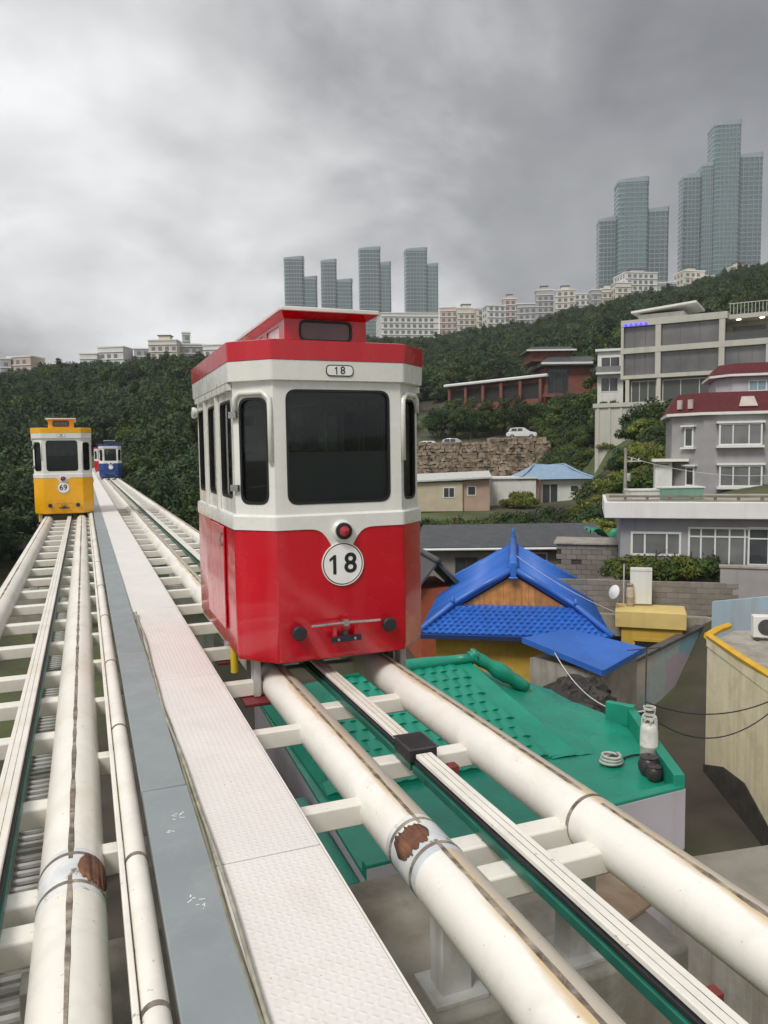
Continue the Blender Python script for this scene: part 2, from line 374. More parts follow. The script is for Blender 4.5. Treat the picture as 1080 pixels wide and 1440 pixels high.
def forest(name, pts, label, cat):
    me = bpy.data.meshes.new(name); me.from_pydata([p[:3] for p in pts], [], [])
    for nm, k in (('sc', 3), ('rz', 4)):
        a = me.attributes.new(nm, 'FLOAT', 'POINT'); a.data.foreach_set('value', [p[k] for p in pts])
    a = me.attributes.new('kd', 'INT', 'POINT'); a.data.foreach_set('value', [int(p[5]) for p in pts])
    o = bpy.data.objects.new(name, me); COL.objects.link(o); stuff(o); tag(o, label, cat)
    g = bpy.data.node_groups.new('scatter', 'GeometryNodeTree'); g.interface.new_socket('Geometry', in_out='INPUT', socket_type='NodeSocketGeometry'); g.interface.new_socket('Geometry', in_out='OUTPUT', socket_type='NodeSocketGeometry')
    nn = g.nodes.new; gi = nn('NodeGroupInput'); go = nn('NodeGroupOutput'); ip = nn('GeometryNodeInstanceOnPoints'); ci = nn('GeometryNodeCollectionInfo')
    ci.inputs['Collection'].default_value = FOREST_COL; ci.inputs['Separate Children'].default_value = True; ci.inputs['Reset Children'].default_value = True
    mtp = nn('GeometryNodeMeshToPoints')
    def attr(n_, ty):
        q = nn('GeometryNodeInputNamedAttribute'); q.data_type = ty; q.inputs[0].default_value = n_; return q.outputs[0]
    cx = nn('ShaderNodeCombineXYZ'); g.links.new(attr('rz', 'FLOAT'), cx.inputs[2])
    e2r = nn('FunctionNodeEulerToRotation'); g.links.new(cx.outputs[0], e2r.inputs[0])
    g.links.new(gi.outputs[0], mtp.inputs[0]); g.links.new(mtp.outputs[0], ip.inputs['Points']); g.links.new(ci.outputs[0], ip.inputs['Instance'])
    ip.inputs['Pick Instance'].default_value = True
    g.links.new(attr('kd', 'INT'), ip.inputs['Instance Index']); g.links.new(e2r.outputs[0], ip.inputs['Rotation']); g.links.new(attr('sc', 'FLOAT'), ip.inputs['Scale'])
    g.links.new(ip.outputs[0], go.inputs[0]); md = o.modifiers.new('scatter', 'NODES'); md.node_group = g
    return o
pts = []
def wood(a0, a1, r0, r1, step, test=None, sc=(0.75, 1.25)):
    r = r0
    while r < r1:
        st = step*(1+max(0, r-120)/500); da = math.degrees(st/r); a = a0+random.random()*da
        while a < a1:
            rr = r+random.uniform(-.5, .5)*st; aa = a+random.uniform(-.4, .4)*da
            x, y = rr*math.sin(rad(aa)+YAW), rr*math.cos(rad(aa)+YAW)
            if (test is None or test(aa, rr, x, y)):
                pts.append((x, y, hgt(x, y)-0.3, random.uniform(*sc), random.uniform(0, 6.28), random.choice((0, 0, 1, 2, 2, 3, 3, 4))))
            a += da
        r += st*0.9
TRACK_END = 135.0
def clear(aa, rr, x, y): return not (-4.5 < x < 6.0 and y < TRACK_END-6)
wood(-42, -4, 92, 400, 3.6, clear)                                        # left hill
wood(-4, 16, 132, 430, 3.6, lambda aa, rr, x, y: not (2 < aa < 17 and rr < 158))
wood(16, 46, 108, 440, 3.8)
def lowwood(aa, rr, x, y): return clear(aa, rr, x, y) and (x < -4.5 or x > 6.0 and aa < -1.0)
wood(-42, -1, 58, 92, 3.4, lowwood, (0.6, 1.0))
forest('hillside_forest', pts, 'dark green woods covering the whole hillside behind the village', 'forest')

# ------------------------------------------------------------------ elevated twin track
def paint_ex(seed, rust=0.5):
    def ex(nn, L, co, nz, mr, mix, cur):
        # rust blooms and yellow run marks scattered along the paint
        cur = mix(mr(nz(1.1, 7, 0.62, dist=0.4), 0.53, 0.74, 0.0, 0.6), cur, (0.58, 0.48, 0.31))
        cur = mix(mr(nz(5.5, 6, 0.7, dist=0.8), 0.67, 0.74, 0.0, rust), cur, (0.22, 0.11, 0.055))
        cur = mix(mr(nz(26, 3, 0.6), 0.68, 0.74, 0.0, 0.6), cur, (0.18, 0.14, 0.10))
        cur = mix(mr(nz(3.2, 8, 0.7, dist=0.5), 0.5, 0.8, 0.0, 0.4), cur, (0.45, 0.42, 0.36))
        return cur
    return ex
CREAM = M('cream_paint', (0.80, 0.765, 0.69), 0.38, 0.05, 1.5, 0.08, 60, extra=paint_ex(1), spec=0.4)
def pipe_ex(nn, L, co, nz, mr, mix, cur):
    # object x runs across the pipe: the wheel path right of the top seam is rubbed to bare beige, ochre runs beside the seam
    sx = nn('ShaderNodeSeparateXYZ'); L(co, sx.inputs[0])
    mp = nn('ShaderNodeMapping'); L(co, mp.inputs[0]); mp.inputs['Scale'].default_value = (5, 0.9, 5)
    wob = nn('ShaderNodeMath', operation='MULTIPLY_ADD'); L(nz(1.0, 6, 0.6, mp.outputs[0]), wob.inputs[0]); wob.inputs[1].default_value = 0.16; L(sx.outputs[0], wob.inputs[2])
    x = wob.outputs[0]
    up = mr(sx.outputs[2], 0.02, 0.09, 0.0, 1.0)
    def band(a, b_, c, d, k):
        m1 = nn('ShaderNodeMath', operation='MULTIPLY'); L(mr(x, a, b_, 0, 1), m1.inputs[0]); L(mr(x, c, d, 1, 0), m1.inputs[1])
        m2 = nn('ShaderNodeMath', operation='MULTIPLY'); L(m1.outputs[0], m2.inputs[0]); L(up, m2.inputs[1])
        m3 = nn('ShaderNodeMath', operation='MULTIPLY'); L(m2.outputs[0], m3.inputs[0]); m3.inputs[1].default_value = k; return m3.outputs[0]
    cur = mix(band(0.082, 0.095, 0.16, 0.20, 0.75), cur, (0.46, 0.385, 0.29))
    cur = mix(band(0.035, 0.066, 0.085, 0.098, 0.8), cur, (0.58, 0.40, 0.18))
    cur = mix(mr(nz(1.3, 7, 0.62, dist=0.4), 0.55, 0.74, 0.0, 0.5), cur, (0.64, 0.52, 0.32))
    cur = mix(mr(nz(7, 5, 0.7, dist=0.8), 0.73, 0.78, 0.0, 0.7), cur, (0.25, 0.13, 0.07))
    cur = mix(mr(nz(30, 3, 0.6), 0.70, 0.74, 0.0, 0.7), cur, (0.16, 0.13, 0.10))
    cur = mix(mr(nz(3.0, 8, 0.7, dist=0.5), 0.52, 0.8, 0.0, 0.35), cur, (0.48, 0.44, 0.37))
    return cur
PIPE_L = M('rail_pipe_paint_even', (0.80, 0.765, 0.69), 0.36, 0.05, 1.2, 0.05, 40, extra=paint_ex(2, 0.7), spec=0.45)
PIPE = M('rail_pipe_paint', (0.82, 0.79, 0.73), 0.33, 0.05, 1.2, 0.05, 40, extra=pipe_ex, spec=0.45)
RUST = M('rust', (0.20, 0.085, 0.045), 0.85, 0.5, 9, 0.5, 40, dirt=((0.10, 0.05, 0.035), 0.6, 14))
SEAM = M('seam_grime', (0.14, 0.11, 0.085), 0.9, 0.5, 11, 0.6, 50, dirt=((0.60, 0.53, 0.42), 0.55, 7))
SLEEVE = M('primer_sleeve', (0.74, 0.73, 0.70), 0.4, 0.06, 3, 0.1, 30, dirt=((0.42, 0.49, 0.54), 0.75, 4), extra=lambda nn, L, co, nz, mr, mix, cur: mix(mr(nz(9, 6, 0.7, dist=0.7), 0.60, 0.68, 0, 0.9), cur, (0.17, 0.08, 0.045)))
GREY = M('galvanised_grey', (0.36, 0.395, 0.40), 0.5, 0.08, 3, 0.05, 40, dirt=((0.50, 0.53, 0.53), 0.35, 5), spec=0.4)
STEEL = M('grey_steel_paint', (0.50, 0.50, 0.485), 0.5, 0.12, 3, 0.1, 30, dirt=((0.32, 0.26, 0.18), 0.4, 4), streak=((0.30, 0.22, 0.14), 0.5, 9))
GREEN_RAIL = M('green_conductor', (0.012, 0.12, 0.085), 0.35, 0.2, 6)
BLACK = M('black_rubber', (0.018, 0.018, 0.02), 0.6, 0.3, 8)
DARK = M('dark_metal', (0.06, 0.06, 0.062), 0.5, 0.3, 6)
CONC = M('concrete', (0.34, 0.32, 0.28), 0.9, 0.18, 1.5, 0.4, 18, dirt=((0.20, 0.15, 0.09), 0.5, 1.3), streak=((0.14, 0.12, 0.09), 0.6, 5))
R_P, ZP = 0.142, -1.955
def pipe_mesh(r=R_P, y0=-0.5, y1=0.5, n=40, steps=1):
    return MB().loft([[(r*math.cos(2*PI*k/n), y0+(y1-y0)*s_/steps, r*math.sin(2*PI*k/n)) for k in range(n)][::-1] for s_ in range(steps+1)])
def fit_pipe(parent, x, y0, y1, name='pipe_rail', r=R_P, mat=None):
    return part(name, pipe_mesh(r, y0, y1), mat or PIPE, parent, loc=(x, 0, ZP), smooth=50)
def make_track(name, label, xc, xr, side, joint, beams):
    """side = -1: conductor on the left flank of the centre rail (right-hand track), +1 on the right flank"""
    t = thing(name, label, 'rail track', (xc, 0, ZP-0.2))
    def lx(x): return x-xc
    zc = 0.2
    for px in (-0.47, 0.47):
        for a, b_ in ((-2.5, joint-0.075), (joint+0.075, 46.0), (46.02, TRACK_END)):
            o = part('pipe_rail', pipe_mesh(R_P, a, b_), PIPE if side < 0 else PIPE_L, t, loc=(px, 0, zc), smooth=50)
            mb = MB(); y = a; r_ = random.Random(int((px+3)*100+a))
            if b_ < 60:
                wprev = 0.008
                while y < b_-0.05:                   # the lumpy sealed seam along the pipe's crown
                    st = 0.12 if y < 12 else 0.8; y2 = min(y+st, b_); wn = r_.uniform(0.005, 0.013)
                    h0 = R_P+0.0025
                    mb.add([(-wprev, y, h0), (wprev, y, h0), (wn, y2, h0), (-wn, y2, h0), (-wprev-.004, y, R_P-0.004), (wprev+.004, y, R_P-0.004), (wn+.004, y2, R_P-0.004), (-wn-.004, y2, R_P-0.004)],
                           [(0,1,2,3), (0,3,7,4), (1,5,6,2), (4,5,1,0), (3,2,6,7)])
                    wprev = wn; y = y2
                part('seam', mb, SEAM, o)
        # joint sleeve, weld rings and the rusted hatch on the crown
        sl = part('joint_sleeve', pipe_mesh(R_P+0.0012, joint-0.19, joint+0.17), SLEEVE if (side < 0) == (px < 0) else (PIPE if side < 0 else PIPE_L), t, loc=(px, 0, zc), smooth=50)
        for dy in ((-0.13, 0.12) if (side < 0) == (px < 0) else (0.0,)):
            part('weld_ring', pipe_mesh(R_P+0.004, joint+dy-0.011, joint+dy+0.011), SEAM, sl, smooth=50)
        if (side < 0) != (px < 0): continue
        a0, a1 = ((rad(88), rad(168)) if side < 0 else (rad(8), rad(78))); half = 0.085 if side < 0 else 0.115
        mb = MB(); n = 22; ro = R_P+0.0045; rr = random.Random(5 if side < 0 else 6); q = []
        for k in range(n+1):
            g = a0+(a1-a0)*k/n; e_ = half*(1-abs(2*k/n-1)**4)+0.01; lo, hi = -e_*rr.uniform(.72, 1.1), e_*rr.uniform(.72, 1.1)
            q += [(ro*math.cos(g), joint+lo, ro*math.sin(g)), (ro*math.cos(g), joint+hi, ro*math.sin(g))]
        mb.add(q, [(2*k, 2*k+1, 2*k+3, 2*k+2) for k in range(n)])
        rp = part('rust_patch', mb, RUST, sl, smooth=True)
        s2 = rp.modifiers.new('thick', 'SOLIDIFY'); s2.thickness = 0.006; s2.offset = 0
    # cross beams
    cb = None
    for y in beams:
        if cb is None:
            cb = part('cross_beam', MB().box(-0.42, 0.42, -0.065, 0.065, -0.085, 0.035), CREAM, t, loc=(0, y, zc-0.03), bev=0.012)
        else: rep(cb, t, (0, y, zc-0.03))
    # centre rail: capped aluminium channel with conductor strips
    x = lx(xr); zt = zc+0.125
    y = -2.5; first = True
    for a, b_ in ((-2.5, joint+0.9 if side < 0 else 2.4), (joint+0.93 if side < 0 else 2.43, 15.0), (15.03, 46), (46.03, TRACK_END)):
        mb = MB().box(x-0.052, x+0.052, a, b_, zt-0.028, zt)
        cap = part('rail_cap', mb, CREAM, t, bev=0.005)
        if b_ < 50:
            for gx in (-0.022, 0.016): part('groove', MB().box(x+gx-0.0013, x+gx+0.0013, a+.01, b_-.01, zt-0.002, zt+0.0012), SEAM, cap)
        part('rail_web', MB().box(x-0.024, x+0.024, a, b_, zt-0.12, zt-0.029), DARK, cap)
        sx = side*1.0
        part('conductor', MB().box(min(x+sx*0.026, x+sx*0.064), max(x+sx*0.026, x+sx*0.064), a, b_, zt-0.058, zt-0.034), BLACK, cap, bev=0.004)
        part('conductor_strip', MB().box(min(x+sx*0.026, x+sx*0.076), max(x+sx*0.026, x+sx*0.076), a, b_, zt-0.112, zt-0.062), GREEN_RAIL, cap, bev=0.006)
        part('lower_flange', MB().box(x-0.05, x+0.05, a, b_, zt-0.134, zt-0.121), CREAM, cap)
    br = None
    for y in beams:
        if y > 30: break
        if br is None: br = part('rail_bracket', MB().box(-0.075, 0.075, -0.03, 0.03, -0.012, 0.016), STEEL, t, loc=(x, y, zc+0.005))
        else: rep(br, t, (x, y, zc+0.005))
    return t
BE_R = [3.02, 3.30] + [4.42+1.15*i for i in range(int((TRACK_END-5)/1.15))]
BE_L = [2.15, 3.35, 3.62, 4.6, 5.75, 6.6, 7.4] + [8.6+1.17*i for i in range(int((TRACK_END-10)/1.17))]
XR, XL = 1.925, -0.60
tr_r = make_track('pipe_track', 'cream twin pipe track on which the red capsule stands, beside the green roof', XR, 1.845, -1, 3.24, BE_R)
tr_l = make_track('pipe_track', 'cream twin pipe track with ladder beams on which the yellow capsule stands', XL, -0.47, 1, 3.55, BE_L)
# black joint box on the right centre rail, and the red-tipped bracket beside it
jb = thing('rail_junction_box', 'black box clamped on the centre rail in front of the red capsule', 'junction box', (1.845, 4.28, ZP+0.10))
part('box', MB().box(-0.085, 0.10, -0.13, 0.13, -0.04, 0.055), BLACK, jb, bev=0.012); part('lid_rim', MB().box(-0.09, 0.105, -0.135, 0.135, 0.045, 0.052), DARK, jb)
jb2 = thing('rail_end_bracket', 'small steel bracket with red tip fixed beside the centre rail cap', 'bracket', (1.98, 4.02, ZP-0.03))
part('post', MB().box(-0.02, 0.02, -0.03, 0.03, -0.14, 0.06), STEEL, jb2, bev=0.004); part('tip', MB().box(-0.03, 0.03, -0.035, 0.035, 0.061, 0.11), M('red_tip', (0.20, 0.025, 0.02), 0.6, dirt=((0.10, 0.05, 0.04), 0.5, 30)), jb2, bev=0.006); part('bolt', MB().tube([(-.12, 0, .075), (-.03, 0, .075)], 0.011, 8), DARK, jb2)
jb3 = copy_tree(jb2); jb3.scale = (0.75, 0.75, 0.75); jb3.location = (1.985, 1.97, ZP-0.03); jb3['label'] = 'small red tipped steel bracket where the centre rail leaves the green strip'
# grated cable ladder hung under the yellow capsule's track
cl = thing('cable_ladder', 'dark ladder tray of close rungs hung between the beams of the yellow capsule track', 'cable ladder', (-0.34, 0, ZP-0.32))
part('side_rail', MB().box(-0.13, -0.115, 2.0, 14, -0.03, 0.04), STEEL, cl); part('side_rail', MB().box(0.115, 0.13, 2.0, 14, -0.03, 0.04), STEEL, cl)
rg = part('rung', MB().box(-0.114, 0.114, -0.016, 0.016, -0.012, 0.006), STEEL, cl, loc=(0, 2.05, 0))
for i in range(1, 140): rep(rg, cl, (0, 2.05+0.084*i, 0))

# ------------------------------------------------------------------ walkway between the tracks
def plate_mat():
    m = M('checker_plate', (0.74, 0.70, 0.665), 0.45, 0.05, 1.2, rnd=0.025, spec=0.4, dirt=((0.55, 0.50, 0.44), 0.28, 1.8))
    t = m.node_tree; L = t.links.new; b = t.nodes['Principled BSDF']
    co = t.nodes.new('ShaderNodeTexCoord').outputs['Object']; s = t.nodes.new('ShaderNodeSeparateXYZ'); L(co, s.inputs[0])
    def mm(op, a, b_=None):
        n = t.nodes.new('ShaderNodeMath'); n.operation = op
        for i, v in enumerate((a, b_)):
            if v is None: continue
            if isinstance(v, (int, float)): n.inputs[i].default_value = v
            else: L(v, n.inputs[i])
        return n.outputs[0]
    k = 2*PI/0.044
    u = mm('MULTIPLY', mm('ADD', s.outputs[0], s.outputs[1]), k*0.7071); v = mm('MULTIPLY', mm('SUBTRACT', s.outputs[0], s.outputs[1]), k*0.7071)
    a1 = mm('MULTIPLY', mm('POWER', mm('ABSOLUTE', mm('COSINE', mm('MULTIPLY', u, 0.5))), 14.0), mm('POWER', mm('ABSOLUTE', mm('COSINE', mm('MULTIPLY', v, 0.5))), 2.0))
    a2 = mm('MULTIPLY', mm('POWER', mm('ABSOLUTE', mm('SINE', mm('MULTIPLY', v, 0.5))), 14.0), mm('POWER', mm('ABSOLUTE', mm('SINE', mm('MULTIPLY', u, 0.5))), 2.0))
    h = mm('ADD', a1, a2)
    bp = t.nodes.new('ShaderNodeBump'); bp.inputs['Strength'].default_value = 0.75; bp.inputs['Distance'].default_value = 0.0022; L(h, bp.inputs['Height']); L(bp.outputs[0], b.inputs['Normal'])
    # dark grit specks that lie on the plates
    no = t.nodes.new('ShaderNodeTexNoise'); L(co, no.inputs['Vector']); no.inputs['Scale'].default_value = 38; no.inputs['Detail'].default_value = 2
    n2 = t.nodes.new('ShaderNodeTexNoise'); L(co, n2.inputs['Vector']); n2.inputs['Scale'].default_value = 2.2; n2.inputs['Detail'].default_value = 3
    mr_ = t.nodes.new('ShaderNodeMapRange'); L(no.outputs[0], mr_.inputs[0]); mr_.inputs[1].default_value = 0.73; mr_.inputs[2].default_value = 0.75
    m2_ = t.nodes.new('ShaderNodeMapRange'); L(n2.outputs[0], m2_.inputs[0]); m2_.inputs[1].default_value = 0.48; m2_.inputs[2].default_value = 0.6
    fc = mm('MULTIPLY', mr_.outputs[0], m2_.outputs[0])
    old = b.inputs['Base Color'].links[0].from_socket
    mx_ = t.nodes.new('ShaderNodeMix'); mx_.data_type = 'RGBA'; L(fc, mx_.inputs[0]); L(old, mx_.inputs[6]); mx_.inputs[7].default_value = (0.10, 0.085, 0.07, 1); L(mx_.outputs[2], b.inputs['Base Color'])
    return m
PLATE = plate_mat()
ZD = -1.775
wk = thing('walkway', 'narrow pinkish beige checker plate walkway running between the two tracks', 'walkway', (0.69, 0, ZD))
dp = None
for i in range(-2, 47):
    y = 3.24+2.93*i
    if dp is None: dp = part('deck_panel', MB().box(-0.237, 0.237, 0.006, 2.924, -0.02, 0.0), PLATE, wk, loc=(0, y, 0), bev=0.004)
    else: rep(dp, wk, (0, y, random.uniform(-.003, .002)))
part('edge_angle', MB().box(0.238, 0.247, -2.6, TRACK_END, -0.09, -0.002), CREAM, wk)
part('edge_angle', MB().box(-0.247, -0.238, -2.6, TRACK_END, -0.09, -0.004), CREAM, wk)
wb = None
for y in [3.85, 5.1, 6.3]+[7.5+1.17*i for i in range(100)]:
    if wb is None: wb = part('support_beam', MB().box(-0.76, 0.72, -0.05, 0.05, -0.25, -0.13), CREAM, wk, loc=(0, y, 0), bev=0.008)
    else: rep(wb, wk, (0, y, 0))
# cable trunking with its grey lids
ct = thing('cable_trunking', 'blue grey metal trunking with flat lids beside the beige walkway', 'cable trunking', (0.325, 0, ZD))
part('trough', MB().box(-0.112, 0.105, -2.5, 62, -0.12, 0.008), STEEL, ct)
lid = None; lidm = GREY
for i in range(-2, 20):
    y = 4.09+3.02*i
    if lid is None: lid = part('lid', MB().box(-0.118, 0.112, 0.004, 3.012, -0.02, 0.014), M('lid_grey', (0.235, 0.265, 0.272), 0.42, 0.08, 2.5, 0.05, 30, dirt=((0.33, 0.36, 0.36), 0.3, 4), rnd=0.07, spec=0.45), ct, loc=(0, y, 0.004), bev=0.004)
    else: rep(lid, ct, (0, y, 0.004), rot=(0, 0, random.uniform(-.0012, .0012)))
SCR = M('chalk_mark', (0.78, 0.80, 0.80), 0.9)
for (x, y, s_) in ((0.02, 3.72, .05), (0.05, 3.76, .04), (-0.03, 3.60, .03), (0.015, 2.98, .05), (0.035, 2.93, .04)):
    r_ = random.Random(int(y*100)); mb = MB()
    for q in range(4):
        p = Vector((x+r_.uniform(-s_, s_)*.5, y+r_.uniform(-s_, s_)*.6, 0.0195)); e_ = p+Vector((r_.uniform(-s_, s_)*.6, r_.uniform(-s_, s_)*.5, 0))
        d = (e_-p).normalized(); n_ = Vector((-d.y, d.x, 0))*0.0025
        mb.add([p-n_, p+n_, e_+n_, e_-n_], [(0, 3, 2, 1)])
    part('chalk_mark', mb, SCR, ct)
# conduit on the trunking's left
cdn = thing('conduit', 'cream painted conduit pipe with couplings along the grey trunking', 'conduit', (0.142, 0, ZD-0.03))
part('pipe', MB().tube([(0, -2.5, 0), (0, 62, 0)], 0.047, 20), CREAM, cdn, smooth=50)
part('flat_bar', MB().box(-0.072, -0.05, -2.5, 62, -0.05, 0.03), CREAM, cdn, bev=0.004)
cp = None
for y in (2.45, 3.45, 5.2, 6.9, 8.9, 11, 13.5, 17, 21, 26):
    if cp is None: cp = part('coupling', MB().tube([(0, -0.012, 0), (0, 0.012, 0)], 0.0505, 20), SEAM, cdn, loc=(0, y, 0), smooth=50)
    else: rep(cp, cdn, (0, y, 0))
# the two thin cables lying along the trunking
CAB = M('olive_cable', (0.20, 0.185, 0.12), 0.6, 0.3, 10)
CAB2 = M('grey_cable', (0.30, 0.29, 0.22), 0.6, 0.3, 10)
for k, (dx, m_, lb) in enumerate(((0.446, CAB, 'thin olive cable lying along the edge of the beige walkway'), (0.468, CAB2, 'thin grey cable lying loosely beside the olive one on the walkway'))):
    P_ = []
    y = -0.5
    while y < 8.9:
        P_.append((dx+0.006*math.sin(y*1.7+k)+0.004*math.sin(y*4.1+2*k)+(0.02*k*math.sin(y*0.9) if 3.5 < y < 7 else 0), y, ZD+0.012+0.006*k+(0.02 if y > 8.6 else 0))); y += 0.15
    o = MB().tube(P_, 0.0085, 8).mesh('cable'); tag(link('cable', o, m_, smooth=True), lb, 'cable', None)

# ------------------------------------------------------------------ piers
def pier(y, ztop, label, full):
    t = thing('pier', label, 'pier', (0.6, y, G0))
    zl = lambda z: z-G0
    mb = MB().box(-2.05, 2.28, -0.10, 1.15, zl(ztop-0.55), zl(ztop)); part('cap_beam', mb, CONC, t, bev=0.03)
    for sx in (-1.25, 1.35): part('column', MB().lathe([(0.42, -0.6), (0.42, zl(ztop-0.55))], 28, (sx, 0.55, 0)), CONC, t, smooth=50)
    for xc in (XL, XR):
        for dx in (-0.36, 0.36):
            part('steel_post', MB().box(xc-0.6+dx-0.08, xc-0.6+dx+0.08, 0.02, 0.16, zl(ztop-0.01), zl(ZP-0.12)), STEEL, t, bev=0.006)
            part('base_plate', MB().box(xc-0.6+dx-0.14, xc-0.6+dx+0.14, -0.04, 0.22, zl(ztop)+0.002, zl(ztop)+0.022), STEEL, t)
for i, y in enumerate((3.12, 15.5, 28, 40.5, 53, 66, 79, 92, 105, 118)):
    pier(y, -2.62, ('stained concrete pier with steel posts beside the green roofed house' if i == 0 else 'concrete pier carrying both tracks with steel posts on its cap'), True)
    if i: bpy.data.objects[[o.name for o in COL.objects if o.name.startswith('pier')][-1]]['group'] = 'piers under the far tracks'
# ------------------------------------------------------------------ capsules
CW = M('capsule_white', (0.74, 0.735, 0.69), 0.28, 0.03, 2, spec=0.5, coat=0.3, streak=((0.52, 0.50, 0.45), 0.25, 5))
RUB = M('window_rubber', (0.012, 0.012, 0.013), 0.45, 0.2, 8)
GLS = glass('capsule_glass', (0.018, 0.02, 0.022), 0.80)
INNER = M('capsule_inside', (0.11, 0.11, 0.115), 0.7, 0.2, 3)
SEATM = M('capsule_seat', (0.05, 0.045, 0.045), 0.7, 0.2, 3)
BLIND = M('capsule_screen', (0.50, 0.49, 0.52), 0.5, 0.06, 3)
NUMB = M('number_black', (0.012, 0.012, 0.012), 0.5)
NUMW = M('number_white', (0.80, 0.80, 0.77), 0.35)
CHROME = M('bare_metal', (0.45, 0.44, 0.42), 0.3, 0.15, 9, metal=0.8)
LAMP = M('lamp_red', (0.42, 0.02, 0.04), 0.2, 0.1, 9, coat=0.6)
YEL = M('yellow_enamel', (0.75, 0.55, 0.03), 0.4)
DRED = M('dark_red_paint', (0.16, 0.02, 0.025), 0.45, 0.2, 5)
HW, HL, FX, CY = 0.82, 1.31, 0.545, 0.27
def octa(o=0.0):
    hw, hl, fx = HW+o, HL+o, FX+o*0.42
    c = CY
    return [(-fx,-hl),(fx,-hl),(hw,-hl+c),(hw,hl-c),(fx,hl),(-fx,hl),(-hw,hl-c),(-hw,-hl+c)]
def ring(o, z, r=0.05, n=4): return [(p[0], p[1], z) for p in rounded(octa(o), r, n)]
def wall(mb, p0, p1, z0, z1, holes, d=0.035):
    """flat wall from p0 to p1 with rounded window holes (one per vertical strip) and their reveals"""
    a = Vector((p0[0], p0[1])); b_ = Vector((p1[0], p1[1])); u = (b_-a).normalized(); n_ = Vector((u.y, -u.x)); L_ = (b_-a).length
    W3 = lambda x, z, k=0.0: (a.x+u.x*x-n_.x*k, a.y+u.y*x-n_.y*k, z)
    cuts = [0.0]+[(holes[i][1]+holes[i+1][0])/2 for i in range(len(holes)-1)]+[L_]
    if not holes:
        mb.add([W3(0,z0), W3(L_,z0), W3(L_,z1), W3(0,z1)], [(0,1,2,3)]); return
    for i, (h0, h1, w0, w1, r) in enumerate(holes):
        c0, c1 = cuts[i], cuts[i+1]; inn = rrect(h0, h1, w0, w1, r, 6); out = []
        m = len(inn)//4
        cor = [(c0, z0), (c1, z0), (c1, z1), (c0, z1)]
        for q, (x, z) in enumerate(inn):
            k = q//m; s_ = (q % m)/(m-1)
            c = cor[k]
            # each rounded corner of the hole fans to the wall's corner
            out.append(c)
        vs = [W3(x, z) for x, z in out]+[W3(x, z) for x, z in inn]+[W3(x, z, d) for x, z in inn]; N_ = len(inn)
        fs = []
        for q in range(N_):
            q2 = (q+1) % N_
            if out[q] == out[q2]: fs.append((q, N_+q2, N_+q))
            else: fs.append((q, q2, N_+q2, N_+q))
            fs.append((N_+q, N_+q2, 2*N_+q2, 2*N_+q))
        mb.add(vs, fs)
def pane_on(p0, p1, h, k=0.02, grow=0.012, thick=0.006):
    a = Vector((p0[0], p0[1])); b_ = Vector((p1[0], p1[1])); u = (b_-a).normalized(); n_ = Vector((u.y, -u.x))
    h0, h1, w0, w1, r = h; o = rrect(h0-grow, h1+grow, w0-grow, w1+grow, r, 6)
    g = MB(); g.sheet([(a.x+u.x*x-n_.x*k, a.y+u.y*x-n_.y*k, z) for x, z in o], (-n_.x*thick, -n_.y*thick, 0))
    gs = MB(); i1 = rrect(h0-0.003, h1+0.003, w0-0.003, w1+0.003, r, 6); i2 = rrect(h0+0.016, h1-0.016, w0+0.016, w1-0.016, r-0.014, 6)
    W3 = lambda q, kk: (a.x+u.x*q[0]-n_.x*kk, a.y+u.y*q[0]-n_.y*kk, q[1]); n2 = len(i1)
    vs = [W3(q, -0.004) for q in i1]+[W3(q, -0.004) for q in i2]+[W3(q, 0.019) for q in i2]+[W3(q, 0.010) for q in i1]
    fs = []
    for q in range(n2):
        q2 = (q+1) % n2; fs += [(q, q2, n2+q2, n2+q), (n2+q, n2+q2, 2*n2+q2, 2*n2+q), (3*n2+q2, 3*n2+q, q, q2)[::1]]
    gs.add(vs, fs); return g, gs
def number_mesh(txt, size, depth, wgt):
    """figures; a 1 gets its flag"""
    if '1' not in txt: return text_mesh(txt, size, depth, wgt)
    h = size*0.70; adv = size*0.60; bm = bmesh.new(); st = size*(0.075+0.02*wgt); x = -adv*(len(txt)-1)/2
    for chr_ in txt:
        if chr_ == '1':
            pl = [(st*.55, -h/2), (st*.55, h/2), (-st*.2, h/2), (-st*.55-size*.13, h/2-size*.135), (-st*.55-size*.13, h/2-size*.135-st*.95), (-st*.55, h/2-size*.15), (-st*.55, -h/2)]
            fr = [bm.verts.new((x+a, b_, depth)) for a, b_ in pl]; bk_ = [bm.verts.new((x+a, b_, -depth)) for a, b_ in pl]; n = len(pl)
            bm.faces.new(fr[::-1])
            for i in range(n): bm.faces.new((fr[i], fr[(i+1) % n], bk_[(i+1) % n], bk_[i]))
        else:
            m_ = text_mesh(chr_, size, depth, wgt); m_.transform(Matrix.Translation((x, 0, 0))); bm.from_mesh(m_); bpy.data.meshes.remove(m_)
        x += adv
    me = bpy.data.meshes.new('number'); bm.to_mesh(me); bm.free(); return me
